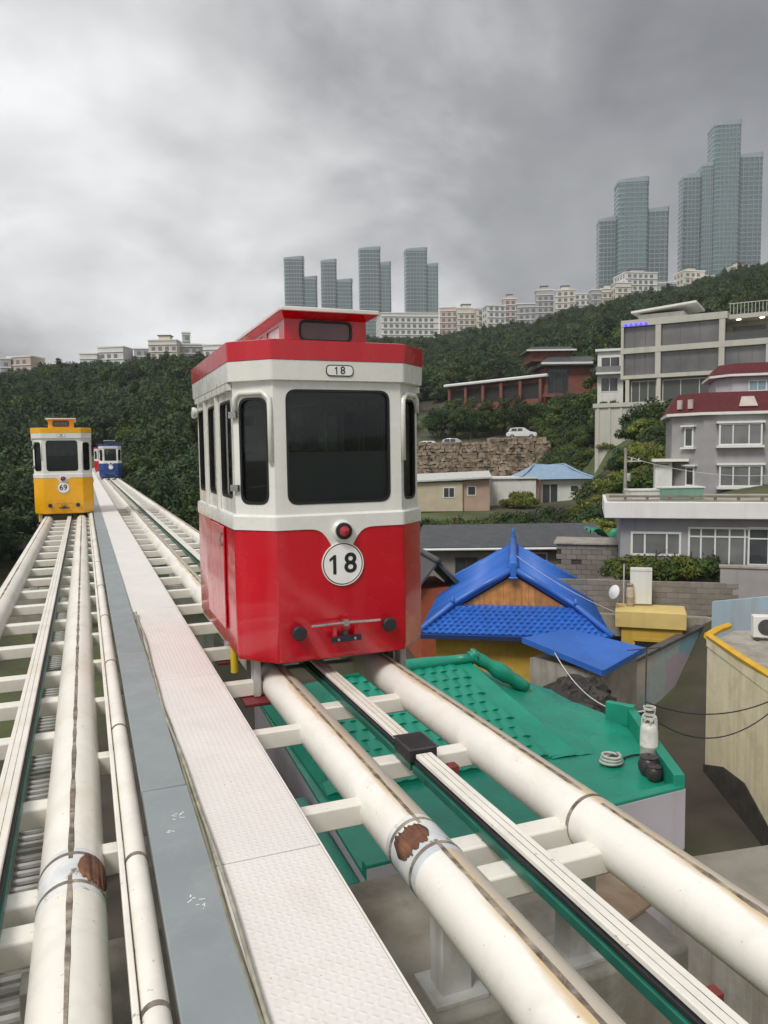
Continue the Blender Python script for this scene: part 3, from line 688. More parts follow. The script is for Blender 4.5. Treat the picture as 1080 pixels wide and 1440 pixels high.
def capsule(label, paint, num, pos, group=None, small=None, trim=None):
    t = thing('sky_capsule', label, 'capsule', pos, 0.0, group)
    lo = part('lower_body', MB().loft([ring(-0.06, 0.0), ring(-0.015, 0.02), ring(0.0, 0.07), ring(0.002, 0.6), ring(-0.004, 1.12)]), paint, t, smooth=40)
    # white belt with its swoop under the lamp
    base = rounded(octa(0.006), 0.05, 4); P2 = []
    for i, p in enumerate(base):
        q = base[(i+1) % len(base)]; L_ = math.hypot(q[0]-p[0], q[1]-p[1]); n = max(1, int(L_/0.03)) if p[1] < -HL+0.01 and q[1] < -HL+0.01 else 1
        P2 += [(p[0]+(q[0]-p[0])*k/n, p[1]+(q[1]-p[1])*k/n) for k in range(n)]
    def zb(p):
        if p[1] > -HL+0.02: return 1.085
        x = abs(p[0]-0.0); return 1.085-0.27*math.exp(-(x/0.115)**2)
    rings = [[(p[0]*0.992, p[1]*0.992, zb(p)) for p in P2], [(p[0], p[1], zb(p)) for p in P2], [(p[0], p[1], max(zb(p)+.01, 1.19)) for p in P2], [(p[0]*0.985, p[1]*0.988, 1.205) for p in P2]]
    part('belt', MB().loft(rings), CW, t, smooth=40)
    up = octa(-0.02); z0, z1 = 1.20, 2.27; mbw = MB(); wins = []
    fl = (up[1][0]-up[0][0]); ch = math.hypot(up[2][0]-up[1][0], up[2][1]-up[1][1]); sl = up[3][1]-up[2][1]
    front = [(fl/2-0.435, fl/2+0.435, 1.285, 2.19, 0.09)]; cham = [(0.058, ch-0.058, 1.29, 2.13, 0.085)]
    sid = [(0.10, 0.62, 1.33, 2.13, 0.06), (0.74, 1.30, 1.33, 2.13, 0.06), (1.42, sl-0.10, 1.33, 2.13, 0.06)]
    for i in range(8):
        hs = front if i in (0, 4) else (cham if i in (1, 3, 5, 7) else sid)
        wall(mbw, up[i], up[(i+1) % 8], z0, z1, hs)
        for h in hs: wins.append((up[i], up[(i+1) % 8], h, i))
    part('upper_body', mbw, CW, t)
    for p0, p1, h, i in wins:
        g, gs = pane_on(p0, p1, h); o = part('window', g, GLS, t); part('gasket', gs, RUB, o)
        if i in (1, 7) :         # raised weather hood round the top of the corner windows
            a = Vector((*p0, 0)); u = (Vector((*p1, 0))-a).normalized(); n_ = Vector((u.y, -u.x, 0)); h0, h1, w0, w1, r = h
            hd = (h1 if i == 7 else h0); dr = 1 if i == 7 else -1
            pth = [(h0-.03 if i == 7 else h1+.03, w1-0.10), (h0-.03 if i == 7 else h1+.03, w1), (h0+.02 if i == 7 else h1-.02, w1+0.04), (h1-.03 if i == 7 else h0+.03, w1+0.04), (hd+dr*.03, w1-0.01), (hd+dr*.035, w1-0.12), (hd+dr*.035, w0+0.33)]
            part('weather_hood', MB().tube([a+u*x+n_*0.012+Vector((0, 0, z)) for x, z in pth], 0.022, 8), CW, o, smooth=True)
        if i == 7:
            for zz in (1.42, 2.0): part('hinge', MB().obox(a+u*(h0-.045 if i == 7 else h1+.045)+n_*0.02+Vector((0, 0, zz)), (0.07, 0.03, 0.05), math.atan2(u.y, u.x)), CHROME, o)
            part('latch_box', MB().obox(a+u*(h0+.05)-n_*0.05+Vector((0, 0, 1.95)), (0.09, 0.05, 0.085), math.atan2(u.y, u.x)), M('navy_plastic', (0.02, 0.025, 0.06), 0.4), o, bev=0.006)
            part('stay_rod', MB().tube([a+u*(h0+.03)-n_*.045+Vector((0, 0, 1.42)), a+u*(h1-.02)-n_*.045+Vector((0, 0, 1.44))], 0.006, 6), CHROME, o)
    # cornice bands and roof
    part('cornice', MB().loft([ring(-0.02, 2.255), ring(0.018, 2.262), ring(0.022, 2.415), ring(0.0, 2.415)]), CW, t, smooth=40)
    tp = trim or paint
    part('roof_band', MB().loft([ring(0.0, 2.416), ring(0.026, 2.418), ring(0.03, 2.565), ring(0.012, 2.572), ring(-0.03, 2.560)]), tp, t, smooth=40)
    # lantern: raised clerestory
    lw, ll = 0.355, 0.98; lz0, lz1 = 2.558, 2.812; ln = MB(); c4 = [(-lw,-ll),(lw,-ll),(lw,ll),(-lw,ll)]
    lh = [(lw-0.228, lw+0.228, 2.615, 2.785, 0.06)]
    side_h = [(0.12+0.6*k, 0.12+0.6*k+0.46, 2.60, 2.76, 0.02) for k in range(3)]
    for i in range(4): wall(ln, c4[i], c4[(i+1) % 4], lz0, lz1, lh if i % 2 == 0 else side_h, 0.025)
    lan = part('lantern', ln, tp, t)
    for i in range(4):
        for h in (lh if i % 2 == 0 else side_h):
            g, gs = pane_on(c4[i], c4[(i+1) % 4], h, 0.012); o = part('lantern_window', g, M('lantern_pane', (0.15, 0.14, 0.15), 0.15, 0.1, 4) if i % 2 == 0 else CW, lan)
            if i % 2 == 0: part('lantern_gasket', gs, RUB, lan)
    rl = lambda o, oy: [(-0.425-o, -1.14-oy), (0.425+o, -1.14-oy), (0.425+o, 1.14+oy), (-0.425-o, 1.14+oy)]
    part('lantern_soffit', MB().loft([[(p[0], p[1], 2.79) for p in [(-lw-.002,-ll-.002),(lw+.002,-ll-.002),(lw+.002,ll+.002),(-lw-.002,ll+.002)]], [(p[0], p[1], 2.826) for p in rl(-0.012, -0.012)]]), tp, t)
    part('lantern_roof', MB().prism(rounded(rl(0, 0), 0.02, 2), 2.827, 2.862), CW, t, bev=0.006)
    # inside
    part('floor', MB().prism(octa(-0.08), 1.14, 1.17), INNER, t)
    part('ceiling', MB().prism(octa(-0.06), 2.22, 2.25), INNER, t)
    part('bench', MB().box(-0.70, 0.70, 0.55, 0.98, 1.17, 1.32).box(-0.70, 0.70, 0.86, 0.99, 1.32, 1.72), SEATM, t, bev=0.03)
    part('console', MB().box(-0.66, 0.66, -1.14, -0.92, 1.171, 1.30), SEATM, t, bev=0.02)
    part('lower_screen', MB().box(-0.425, 0.425, -HL+0.062, -HL+0.074, 1.29, 1.70), BLIND, t)
    part('grab_pole', MB().tube([(0.34, 0.2, 1.17), (0.34, 0.2, 2.22)], 0.014, 8), CHROME, t)
    # door on each long side
    for sx in (-1, 1):
        d = part('door', MB().box(min(sx*(HW+.006), sx*(HW+.022)), max(sx*(HW+.006), sx*(HW+.022)), -0.62, 0.34, 0.18, 1.075), paint, t, bev=0.006)
        part('door_frame', MB().box(min(sx*(HW-.018), sx*(HW+.012)), max(sx*(HW-.018), sx*(HW+.012)), -0.335, -0.29, 1.20, 2.25), CW, d)
        part('door_frame', MB().box(min(sx*(HW-.018), sx*(HW+.012)), max(sx*(HW-.018), sx*(HW+.012)), 0.345, 0.39, 1.20, 2.25), CW, d)
        part('door_rail', MB().box(min(sx*(HW-.018), sx*(HW+.02)), max(sx*(HW-.018), sx*(HW+.02)), -1.0, 0.9, 2.20, 2.252), CW, d)
        part('handle', MB().tube([(sx*(HW+.03), -0.55, 0.9), (sx*(HW+.045), -0.55, 0.96), (sx*(HW+.03), -0.55, 1.02)], 0.009, 6), CHROME, d)
        lt = part('side_lamp', MB().lathe([(0.0, 0.0), (0.055, 0.0), (0.06, 0.02), (0.045, 0.05), (0.0, 0.06)], 14, (sx*(HW-.02), 0.98, 2.12), axis='x' if sx > 0 else 'x'), CW, t, smooth=50)
        if sx < 0: lt.data.transform(Matrix.Translation((-0.06, 0, 0)))
    # the face: lamp, number disc, buffers, coupler
    yf = -HL-0.008
    hl_ = part('headlight', MB().lathe([(0.0, 0.0), (0.088, 0.0), (0.088, 0.03), (0.072, 0.045), (0.0, 0.045)], 32, (0.0, yf+0.005, 1.062), '-y'), CW, t, smooth=40)
    part('bezel', MB().lathe([(0.0, 0.0), (0.067, 0.0), (0.067, 0.062), (0.045, 0.066), (0.043, 0.055), (0.0, 0.055)], 32, (0.0, yf, 1.062), '-y'), RUB, hl_, smooth=40)
    part('lens', MB().lathe([(0.0, 0.0), (0.044, 0.0), (0.042, 0.064), (0.028, 0.074), (0.0, 0.078)], 24, (0.0, yf, 1.062), '-y'), LAMP, hl_, smooth=50)
    dsc = part('number_disc', MB().lathe([(0.0, 0.0), (0.170, 0.0), (0.170, 0.010), (0.0, 0.010)], 48, (0.0, yf+0.004, 0.79), '-y'), NUMB, t, smooth=40)
    part('disc_rim', MB().lathe([(0.1705, 0.0), (0.1775, 0.0), (0.1775, 0.014), (0.1705, 0.014), (0.1705, 0.0)], 48, (0.0, yf+0.004, 0.79), '-y'), NUMW, dsc, smooth=40)
    part('disc_face', MB().lathe([(0.0, 0.0), (0.161, 0.0), (0.161, 0.003), (0.0, 0.003)], 48, (0.0, yf-0.006, 0.79), '-y'), NUMW, dsc, smooth=40)
    if num:
        me = number_mesh(num, 0.225, 0.001, 1.6); link('number', me, NUMB, dsc, loc=(-0.004, yf-0.0105, 0.788), rot=(PI/2, 0, 0))
        pl = part('number_plate', MB().sheet([(x, -HL-0.0225, z) for x, z in rrect(-0.115, 0.115, 2.295, 2.385, 0.044, 6)], (0, -0.003, 0)), NUMB, t)
        part('plate_face', MB().sheet([(x, -HL-0.026, z) for x, z in rrect(-0.107, 0.107, 2.303, 2.377, 0.036, 6)], (0, -0.002, 0)), NUMW, pl)
        me = number_mesh(num, 0.085, 0.001, 0.6); link('number', me, NUMB, pl, loc=(-0.002, -HL-0.0292, 2.340), rot=(PI/2, 0, 0))
    for sx in (-1, 1):
        bf = part('buffer', MB().lathe([(0.0, -0.02), (0.05, -0.02), (0.05, 0.03), (0.058, 0.034), (0.060, 0.052), (0.05, 0.062), (0.0, 0.064)], 24, (sx*0.385, yf, 0.262), '-y'), BLACK, t, smooth=40)
    part('tow_bar', MB().tube([(-0.29, yf-0.055, 0.312), (0, yf-0.06, 0.318), (0.30, yf-0.055, 0.312)], 0.011, 8).lathe([(0, 0), (0.028, 0), (0.028, 0.02), (0, 0.02)], 16, (0, yf-0.055, 0.318), '-y').box(-0.012, 0.012, yf-0.055, yf+0.03, 0.306, 0.33), CHROME, t, smooth=40)
    cpl = part('coupler', MB().box(-0.125, 0.125, yf-0.075, yf-0.045, 0.165, 0.21), M('coupler_blue', (0.012, 0.014, 0.025), 0.4), t, bev=0.004)
    for x in (-0.09, 0.0, 0.09): part('coupler_arm' if x else 'coupler_pin', MB().box(x-0.016, x+0.016, yf-0.044, yf+0.03, 0.18, 0.285 if x else 0.25), paint if x else DARK, cpl)
    for x in (-0.07, 0.07): part('bolt', MB().lathe([(0, 0), (0.012, 0), (0.012, 0.008), (0, 0.01)], 8, (x, yf-0.0755, 0.187), '-y'), CHROME, cpl)
    # running gear on the two pipes
    bg = part('bogie_frame', MB().box(-0.60, 0.60, -0.95, 0.95, -0.06, -0.004).box(-0.66, -0.60, -0.75, -0.55, -0.30, -0.0).box(0.60, 0.66, -0.75, -0.55, -0.30, 0.0), DARK, t)
    for sx in (-1, 1):
        for y in (-0.75, 0.75):
            part('wheel', MB().lathe([(0, -0.045), (0.055, -0.045), (0.062, -0.02), (0.062, 0.02), (0.055, 0.045), (0, 0.045)], 20, (sx*0.45, y, -0.062), 'x'), BLACK, bg, smooth=40)
        for y in (-1.0, 0.35):
            part('guide_arm', MB().box(min(sx*0.625, sx*0.685), max(sx*0.625, sx*0.685), y, y+0.14, -0.33, 0.02), STEEL, bg, bev=0.01)
            part('guide_plate', MB().box(min(sx*0.52, sx*0.79), max(sx*0.52, sx*0.79), y-0.14, y+0.3, -0.36, -0.33), DRED, bg, bev=0.006)
            part('guide_wheel', MB().lathe([(0, -0.05), (0.07, -0.05), (0.07, 0.05), (0, 0.05)], 18, (sx*0.635, y+0.22, -0.27)), DARK, bg, smooth=40)
        part('damper', MB().tube([(sx*0.73, -0.35, -0.28), (sx*0.73, -0.35, -0.04)], 0.035, 14), YEL, bg, smooth=40)
    return t
def enamel(name, col, **k): return M(name, col, 0.24, 0.05, 1.5, spec=0.5, coat=0.5, **k)
RED = enamel('capsule_red', (0.52, 0.004, 0.016), streak=((0.58, 0.10, 0.12), 0.22, 6))
YELL = enamel('capsule_yellow', (0.86, 0.42, 0.008)); BLUE = enamel('capsule_blue', (0.012, 0.055, 0.22))
ZC = -1.70
capsule('red and white capsule number 18 with its large front window', RED, '18', (XR, 5.90+HL, ZC))
capsule('yellow and white capsule number 69 on the ladder beam track', YELL, '69', (XL, 26.2, ZC-0.05))
capsule('blue and white capsule following behind on the distant track', BLUE, None, (XR, 64.5, ZC-0.05))
capsule('red and white capsule half hidden behind the blue one', RED, None, (XR, 92.0, ZC-0.05))
# ------------------------------------------------------------------ village: helpers
def ft(name, label, cat, px, py, d, turn=0.0, group=None):
    """a thing whose base corner was sighted at (px, py) d metres off; local x runs right along its front, y away, z up"""
    return thing(name, label, cat, at(px, py, d), -YAW+rad(turn), group)
PANE = M('window_dark', (0.055, 0.06, 0.065), 0.12, 0.25, 1.2, spec=0.7)
PANE2 = M('window_grey', (0.15, 0.155, 0.155), 0.12, 0.3, 0.8, spec=0.7)
FRW = M('frame_white', (0.72, 0.72, 0.69), 0.45, 0.06, 4, streak=((0.4, 0.38, 0.33), 0.3, 6))
def win(parent, x0, x1, z0, z1, y=0.0, fr=0.06, mull=(), trans=(), proud=0.05, fm=None, pm=None, sill=False, axis='x'):
    def B(mb, a, b_, c, d, e_, f):
        return mb.box(a, b_, c, d, e_, f) if axis == 'x' else mb.box(c, d, a, b_, e_, f)
    o = None
    mb = MB()
    yy = (y-proud, y+0.02)
    B(mb, x0, x1, *yy, z0, z0+fr); B(mb, x0, x1, *yy, z1-fr, z1); B(mb, x0, x0+fr, *yy, z0+fr, z1-fr); B(mb, x1-fr, x1, *yy, z0+fr, z1-fr)
    m2 = (y-proud+0.012, y+0.02)
    for q in mull: B(mb, q-fr*.4, q+fr*.4, *m2, z0+fr, z1-fr)
    for q in trans: B(mb, x0+fr, x1-fr, *((y-proud+0.016, y+0.02)), q-fr*.4, q+fr*.4)
    o = part('window', mb, fm or FRW, parent)
    xs = [x0+fr]+list(mull)+[x1-fr]
    for a, b_ in zip(xs[:-1], xs[1:]):
        part('pane', B(MB(), a, b_, y-0.012, y+0.012, z0+fr, z1-fr), pm or PANE, o)
    if sill: part('sill', B(MB(), x0-.08, x1+.08, y-proud-0.08, y+0.01, z0-0.09, z0-0.004), fm or FRW, o)
    return o
WHITE = M('white_wall', (0.70, 0.69, 0.65), 0.8, 0.06, 1, 0.15, 12, streak=((0.40, 0.38, 0.33), 0.4, 2.5))
LAV = M('lavender_wall', (0.50, 0.46, 0.50), 0.85, 0.08, 1, 0.2, 14, streak=((0.33, 0.30, 0.31), 0.5, 3))
YW = M('yellow_wall', (0.56, 0.36, 0.05), 0.8, 0.12, 1.2, 0.2, 14, dirt=((0.33, 0.22, 0.06), 0.4, 2), streak=((0.30, 0.21, 0.08), 0.4, 4))
CREAMW = M('cream_wall', (0.82, 0.73, 0.49), 0.85, 0.10, 0.8, 0.35, 9, dirt=((0.52, 0.44, 0.28), 0.4, 1.4), streak=((0.30, 0.25, 0.16), 0.6, 3.0))
BGREEN = M('green_roof_paint', (0.012, 0.255, 0.165), 0.33, 0.14, 1.3, 0.2, 9, dirt=((0.02, 0.175, 0.12), 0.45, 1.2), spec=0.45)
BBLUE = M('blue_roof_paint', (0.030, 0.135, 0.50), 0.42, 0.14, 1.0, 0.1, 12, dirt=((0.05, 0.15, 0.45), 0.4, 1.5), rnd=0.10)
WOOD = M('gable_wood', (0.50, 0.215, 0.065), 0.6, 0.2, 5, 0.2, 20, rnd=0.22, streak=((0.20, 0.08, 0.03), 0.4, 14))
GREYW = M('grey_tile_wall', (0.315, 0.305, 0.31), 0.75, 0.08, 1.5, 0.15, 14, streak=((0.22, 0.21, 0.21), 0.4, 3))
MAROON = M('maroon_tile', (0.095, 0.010, 0.014), 0.8, 0.2, 4, 0.25, 14)
BLOCK = M('block_wall', (0.235, 0.205, 0.175), 0.9, 0.2, 2, 0.4, 12, rnd=0.14, streak=((0.12, 0.10, 0.08), 0.4, 4))
SLATE = M('dark_slate', (0.062, 0.064, 0.07), 0.6, 0.25, 2, 0.2, 12)
LBLUE = M('pale_blue_roof', (0.24, 0.34, 0.46), 0.5, 0.1, 2, 0.1, 8)
BEIGE = M('beige_stone', (0.475, 0.46, 0.405), 0.8, 0.06, 0.6, 0.1, 6, streak=((0.30, 0.28, 0.23), 0.45, 1.2))
BRICK = M('red_brick', (0.21, 0.075, 0.055), 0.85, 0.18, 1.5, 0.3, 10)
ASPH = M('alley_concrete', (0.105, 0.086, 0.068), 0.75, 0.25, 0.7, 0.35, 9, dirt=((0.075, 0.06, 0.05), 0.55, 0.8))
GASW = M('cylinder_grey_white', (0.62, 0.61, 0.56), 0.45, 0.08, 6, dirt=((0.33, 0.24, 0.15), 0.35, 9))

# alley
def onz(p, z): return (p[0], p[1], z)
al = MB().prism([(11.0, 7.5), (13.4, 7.5), (16.0, 14.6), (22.0, 19.6), (24.0, 23.0), (21.0, 22.5), (16.5, 19.0), (12.6, 15.6), (10.2, 12.0)], G0-0.3, G0+0.035)
struct(part('alley', al, ASPH, None))

# ---- green roofed house right beside the track
gh = thing('green_roofed_house', 'low house with bright green painted roof right beside the pipe track', 'house', (3.1, 8.75, G0))
def gl(p): return (p[0]-3.1, p[1]-8.75)
FP = [(3.1, 8.75), (8.4, 9.0), (9.72, 11.75), (8.5, 14.2), (8.3, 16.6), (3.3, 16.6)]
zz = lambda z: z-G0
ZR = -5.42
part('wall', MB().prism([gl(p) for p in FP], -0.4, zz(ZR)-0.002), LAV, gh)
part('flat_roof', MB().prism([gl(p) for p in FP], zz(ZR), zz(ZR)+0.05), BGREEN, gh)
def strip(mb, a, b_, wdt, z0, z1):
    a = Vector(a); b_ = Vector(b_); u = (b_-a).normalized(); n_ = Vector((-u.y, u.x))*wdt
    return mb.prism([tuple(a), tuple(b_), tuple(b_+n_), tuple(a+n_)], z0, z1)
for a, b_ in (((3.1, 8.75), (8.4, 9.0)), ((8.4, 9.0), (9.72, 11.75))):
    part('parapet', strip(MB(), gl(a), gl(b_), 0.17, zz(ZR)+0.051, zz(-5.2 if a[0] < 4 else -5.02)), BGREEN, gh, bev=0.012)
    u = (Vector(b_)-Vector(a)).normalized(); o = Vector((u.y, -u.x))*0.012
    part('parapet_face', strip(MB(), gl(Vector(a)+o), gl(Vector(b_)+o), 0.0125, zz(-6.2), zz(-5.25)), LAV, gh)
part('parapet', strip(MB(), gl((9.72, 11.75)), gl((9.42, 12.2)), 0.14, zz(ZR)+0.051, zz(-4.95)), BGREEN, gh, bev=0.012)
# the lower green ledge towards the walkway with its ribbed white wall
part('side_wing', MB().box(-1.15, -0.004, 0.3, 2.9, -0.4, zz(-5.62)), WHITE, gh)
for k in range(14): part('wall_rib', MB().box(-1.10+0.08*k, -1.10+0.08*k+0.035, 0.27, 0.3, 0.2, zz(-5.64)), WHITE, gh)
part('wing_roof', MB().box(-1.17, -0.006, 0.26, 2.92, zz(-5.618), zz(-5.55)), BGREEN, gh, bev=0.01)
part('wing_wall', MB().box(-0.6, -0.45, 2.93, 5.6, -0.4, zz(-5.36)), WHITE, gh); part('wing_coping', MB().box(-0.63, -0.42, 2.925, 5.62, zz(-5.358), zz(-5.28)), BGREEN, gh, bev=0.01)
# tiled hip roof
RX0, RX1, RY, RZ = 1.3, 4.15, 5.15, zz(-4.36)
e0, e1, eyf, eyb, ez = 0.2, 4.75, 2.3, 7.9, zz(-5.33)
part('hip_roof', MB().add([(RX0, RY, RZ), (RX1, RY, RZ), (e1, eyf, ez), (e0, eyf, ez), (e0, eyb, ez), (e1, eyb, ez), (e0, eyf, ez-.1), (e1, eyf, ez-.1), (e1, eyb, ez-.1), (e0, eyb, ez-.1)],
    [(3, 2, 1, 0), (1, 2, 5), (0, 1, 5, 4), (4, 3, 0), (3, 6, 7, 2), (2, 7, 8, 5), (5, 8, 9, 4), (4, 9, 6, 3), (6, 9, 8, 7)]), BGREEN, gh)
def tile_mesh(w_, l_, h_, n=5):
    mb = MB(); r0 = []; r1 = []
    for k in range(n+1):
        x = -w_/2+w_*k/n; z = h_*(0.5-0.5*math.cos(2*PI*k/n))
        r0.append((x, 0, z+h_*0.5)); r1.append((x, l_*1.12, z*0.85))
    vs = r0+r1+[(p[0], 0, -0.01) for p in r0]; m = n+1; fs = []
    for k in range(n): fs += [(k, k+1, m+k+1, m+k), (2*m+k, 2*m+k+1, k+1, k)]
    mb.add(vs, fs); return mb.mesh('tile')
def lay_tiles(parent, org, ux, uy, wid, length, w_, l_, h_, mat, left, right, name='tile', limit=300):
    """courses of tiles on a slope: org = lower left, ux along the eave, uy up the slope; left/right give the x limits at height s (0..1)"""
    ux = Vector(ux).normalized(); uy = Vector(uy).normalized(); un = ux.cross(uy); rot = Matrix((ux, uy, un)).transposed().to_euler()
    me = tile_mesh(w_, l_, h_); src = None; n = 0; r_ = 0; org = Vector(org)
    while r_*l_ < length-l_*0.4:
        s_ = r_*l_/length; x = left(s_)+w_/2
        while x < right(s_)-w_*0.4 and n < limit:
            p = org+ux*(x)+uy*(r_*l_)+un*random.uniform(0.0, 0.008)
            if src is None: src = link(name, me, mat, parent, loc=p, rot=rot, smooth=60)
            else: rep(src, parent, p, rot)
            n += 1; x += w_
        r_ += 1
    return n
a = Vector((e0, eyf, ez)); b_ = Vector((e1, eyf, ez)); tp = Vector((RX0, RY, RZ)); uxv = (b_-a).normalized(); up_ = (tp-a)-uxv*(tp-a).dot(uxv); Ls = up_.length; Wd = (b_-a).length
lay_tiles(gh, a+Vector((0, 0, .02)), uxv, up_, Wd, Ls, 0.235, 0.27, 0.032, BGREEN, lambda s_: 1.1*s_, lambda s_: Wd-0.45-0.5*s_)
def lumpy(pts, r, seed, n=10, amp=0.22):
    rr = random.Random(seed); P_ = []; R_ = []
    pts = [Vector(p) for p in pts]
    for i in range(len(pts)-1):
        for k in range(6): P_.append(pts[i].lerp(pts[i+1], k/6)); R_.append(r*rr.uniform(1-amp, 1+amp))
    P_.append(pts[-1]); R_.append(r*0.8); return MB().tube(P_, R_, n)
part('ridge', lumpy([(RX0-.1, RY, RZ+.05), (RX1, RY, RZ+.06), (RX1+.18, RY-.02, RZ+.16)], 0.13, 3), BGREEN, gh, smooth=True)
part('ridge', lumpy([(RX1+.1, RY, RZ+.1), (RX1+.6, RY-.1, RZ-.22), (5.45, 5.05, ez+.28)], 0.15, 4), BGREEN, gh, smooth=True)
part('ridge', lumpy([(RX1+.1, RY, RZ+.06), (e1+0.1, eyb-.3, ez+.1)], 0.11, 5), BGREEN, gh, smooth=True)
# wavy cement apron between tiles and flat roof
nx, ny = 26, 14; mb = MB(); vs = []; r_ = random.Random(5)
for j in range(ny):
    for i in range(nx):
        u, v = i/(nx-1), j/(ny-1); x = 4.25+u*2.1+v*(0.25-0.2*u); y = 2.25+v*3.5-u*0.2
        z = zz(ZR)+0.06+0.5*(1-u)**1.6*v+0.28*v**2*(1-u)+0.035*math.sin(7*u+3*v)+0.03*math.sin(11*v-4*u)+r_.uniform(-.012, .012)
        vs.append((x, y, z))
mb.add(vs, [(j*nx+i, j*nx+i+1, (j+1)*nx+i+1, (j+1)*nx+i) for j in range(ny-1) for i in range(nx-1)])
part('apron', mb, BGREEN, gh, smooth=True)
def gas(label, p, sc=1.0, rz=0, mat=None):
    t = thing('gas_cylinder', label, 'gas cylinder', p, rz); t.scale = (sc, sc, sc); m_ = mat or GASW
    part('body', MB().lathe([(0.0, 0.03), (0.11, 0.03), (0.14, 0.07), (0.145, 0.1), (0.145, 0.36), (0.149, 0.365), (0.149, 0.385), (0.145, 0.39), (0.145, 0.62), (0.13, 0.70), (0.09, 0.745), (0.03, 0.765), (0.0, 0.765)], 24), m_, t, smooth=40)
    part('foot_ring', MB().lathe([(0.115, 0.0), (0.12, 0.0), (0.12, 0.06), (0.115, 0.06), (0.115, 0.0)], 24), m_, t)
    cg = MB()
    for k in range(3):
        a_ = k*2*PI/3; cg.tube([(0.09*math.cos(a_), 0.09*math.sin(a_), 0.73), (0.10*math.cos(a_), 0.10*math.sin(a_), 0.84)], 0.014, 6)
    col_ = part('collar', MB().lathe([(0.095, 0.835), (0.112, 0.835), (0.112, 0.875), (0.095, 0.875), (0.095, 0.835)], 20), m_, t, smooth=40)
    for k in range(3):
        a_ = k*2*PI/3; part('collar_post', MB().tube([(0.09*math.cos(a_), 0.09*math.sin(a_), 0.72), (0.103*math.cos(a_), 0.103*math.sin(a_), 0.84)], 0.014, 6), m_, col_)
    vl = part('valve', MB().lathe([(0, 0.76), (0.028, 0.76), (0.022, 0.81), (0.03, 0.815), (0.03, 0.84), (0, 0.845)], 12), M('brass', (0.40, 0.28, 0.09), 0.4, metal=0.7), t, smooth=40)
    part('outlet', MB().tube([(0, 0, 0.80), (-0.09, -0.02, 0.80)], 0.012, 6), MATS['brass'], vl); return t
ZF = ZR+0.05
p = atz(912, 1078, ZF); gas('white gas cylinder on the green roof beside the dark pots', (p.x, p.y, ZF), 1.0)
p2 = atz(907, 1052, ZF); gas('white gas cylinder on the green roof tucked behind another cylinder', (p2.x-0.10, p2.y-0.22, ZF), 0.96, 1.0)
POT = M('dark_pot', (0.045, 0.03, 0.032), 0.35, 0.3, 8)
for i, (px_, py_, s_, lb) in enumerate(((920, 1098, 0.62, 'small dark brown crock in the parapet corner of the green roof'), (912, 1090, 0.8, 'larger dark brown crock below the white gas cylinder'))):
    q = atz(px_, py_, ZF); t = thing('crock', lb, 'crock', (q.x, q.y, ZF)); t.scale = (s_,)*3
    part('body', MB().lathe([(0, 0), (0.13, 0), (0.20, 0.12), (0.215, 0.24), (0.17, 0.36), (0.15, 0.38), (0.0, 0.38)], 24), POT, t, smooth=50)
    part('lid', MB().lathe([(0, 0.381), (0.18, 0.381), (0.18, 0.40), (0.10, 0.43), (0.03, 0.44), (0.03, 0.46), (0, 0.465)], 24), POT, t, smooth=50)
q = atz(860, 1075, ZF); hs = thing('hose_coil', 'grey coiled hose lying on the green roof', 'hose', (q.x, q.y, ZF))
part('coil', MB().tube([(0.20*math.cos(a_*0.3)*(1-a_*0.006), 0.17*math.sin(a_*0.3), 0.03+0.004*a_*0.6) for a_ in range(64)], 0.026, 8), M('hose_grey', (0.42, 0.44, 0.40), 0.6, 0.2, 8), hs, smooth=True)
part('reel', MB().lathe([(0, 0), (0.10, 0), (0.10, 0.12), (0.06, 0.13), (0, 0.13)], 18, (0.03, 0.0, 0)), BLACK, hs, smooth=40)
part('tail', MB().tube([(0.2, 0, 0.03), (0.35, 0.1, 0.025), (0.55, 0.12, 0.03), (0.75, 0.05, 0.04)], 0.018, 8), BLACK, hs, smooth=True)
an = thing('aerial_mast', 'thin black aerial mast with crossbar rising from the green roof corner', 'aerial', (p2.x+0.2, p2.y+0.25, ZF))
part('mast', MB().tube([(0, 0, 0), (0.02, 0, 1.75)], 0.014, 8), DARK, an); part('crossbar', MB().tube([(-0.45, -0.05, 1.76), (0.42, 0.05, 1.70)], 0.013, 6), DARK, an)
# rubble between the houses
rb = MB(); r_ = random.Random(9)
for k in range(420):
    u, v = r_.random(), r_.random(); x = 9.3+u*(1.2+1.3*v)+v*0.8; y = 12.9+v*3.2+u*0.5
    s_ = r_.uniform(.12, .34); rot = Matrix.Rotation(r_.uniform(0, 6), 3, 'Z') @ Matrix.Rotation(r_.uniform(-.6, .6), 3, 'X') @ Matrix.Rotation(r_.uniform(-.6, .6), 3, 'Y')
    rb.obox((x, y, -6.4+0.3*math.sin(u*3)+r_.uniform(-.12, .18)), (s_*1.4, s_, s_*0.6), rot)
ro = part('rubble_heap', rb, M('wet_rubble', (0.035, 0.03, 0.026), 0.65, 0.5, 3, 0.5, 14), None); stuff(ro); tag(ro, 'heap of dark wet rubble between the green and blue roofs', 'rubble')
rm = MB(); nx = 16
vs = []
for j in range(nx):
    for i in range(nx):
        u, v = i/(nx-1), j/(nx-1); e_ = min(u, 1-u, v, 1-v); vs.append((9.0+u*(1.7+1.3*v)+v*0.9, 12.6+v*3.8+u*.5, G0-0.1+min(1, e_*9)*1.95+r_.uniform(-.08, .08)))
rm.add(vs, [(j*nx+i, j*nx+i+1, (j+1)*nx+i+1, (j+1)*nx+i) for j in range(nx-1) for i in range(nx-1)]); struct(part('rubble_mound', rm, MATS['wet_rubble'], None, smooth=True))

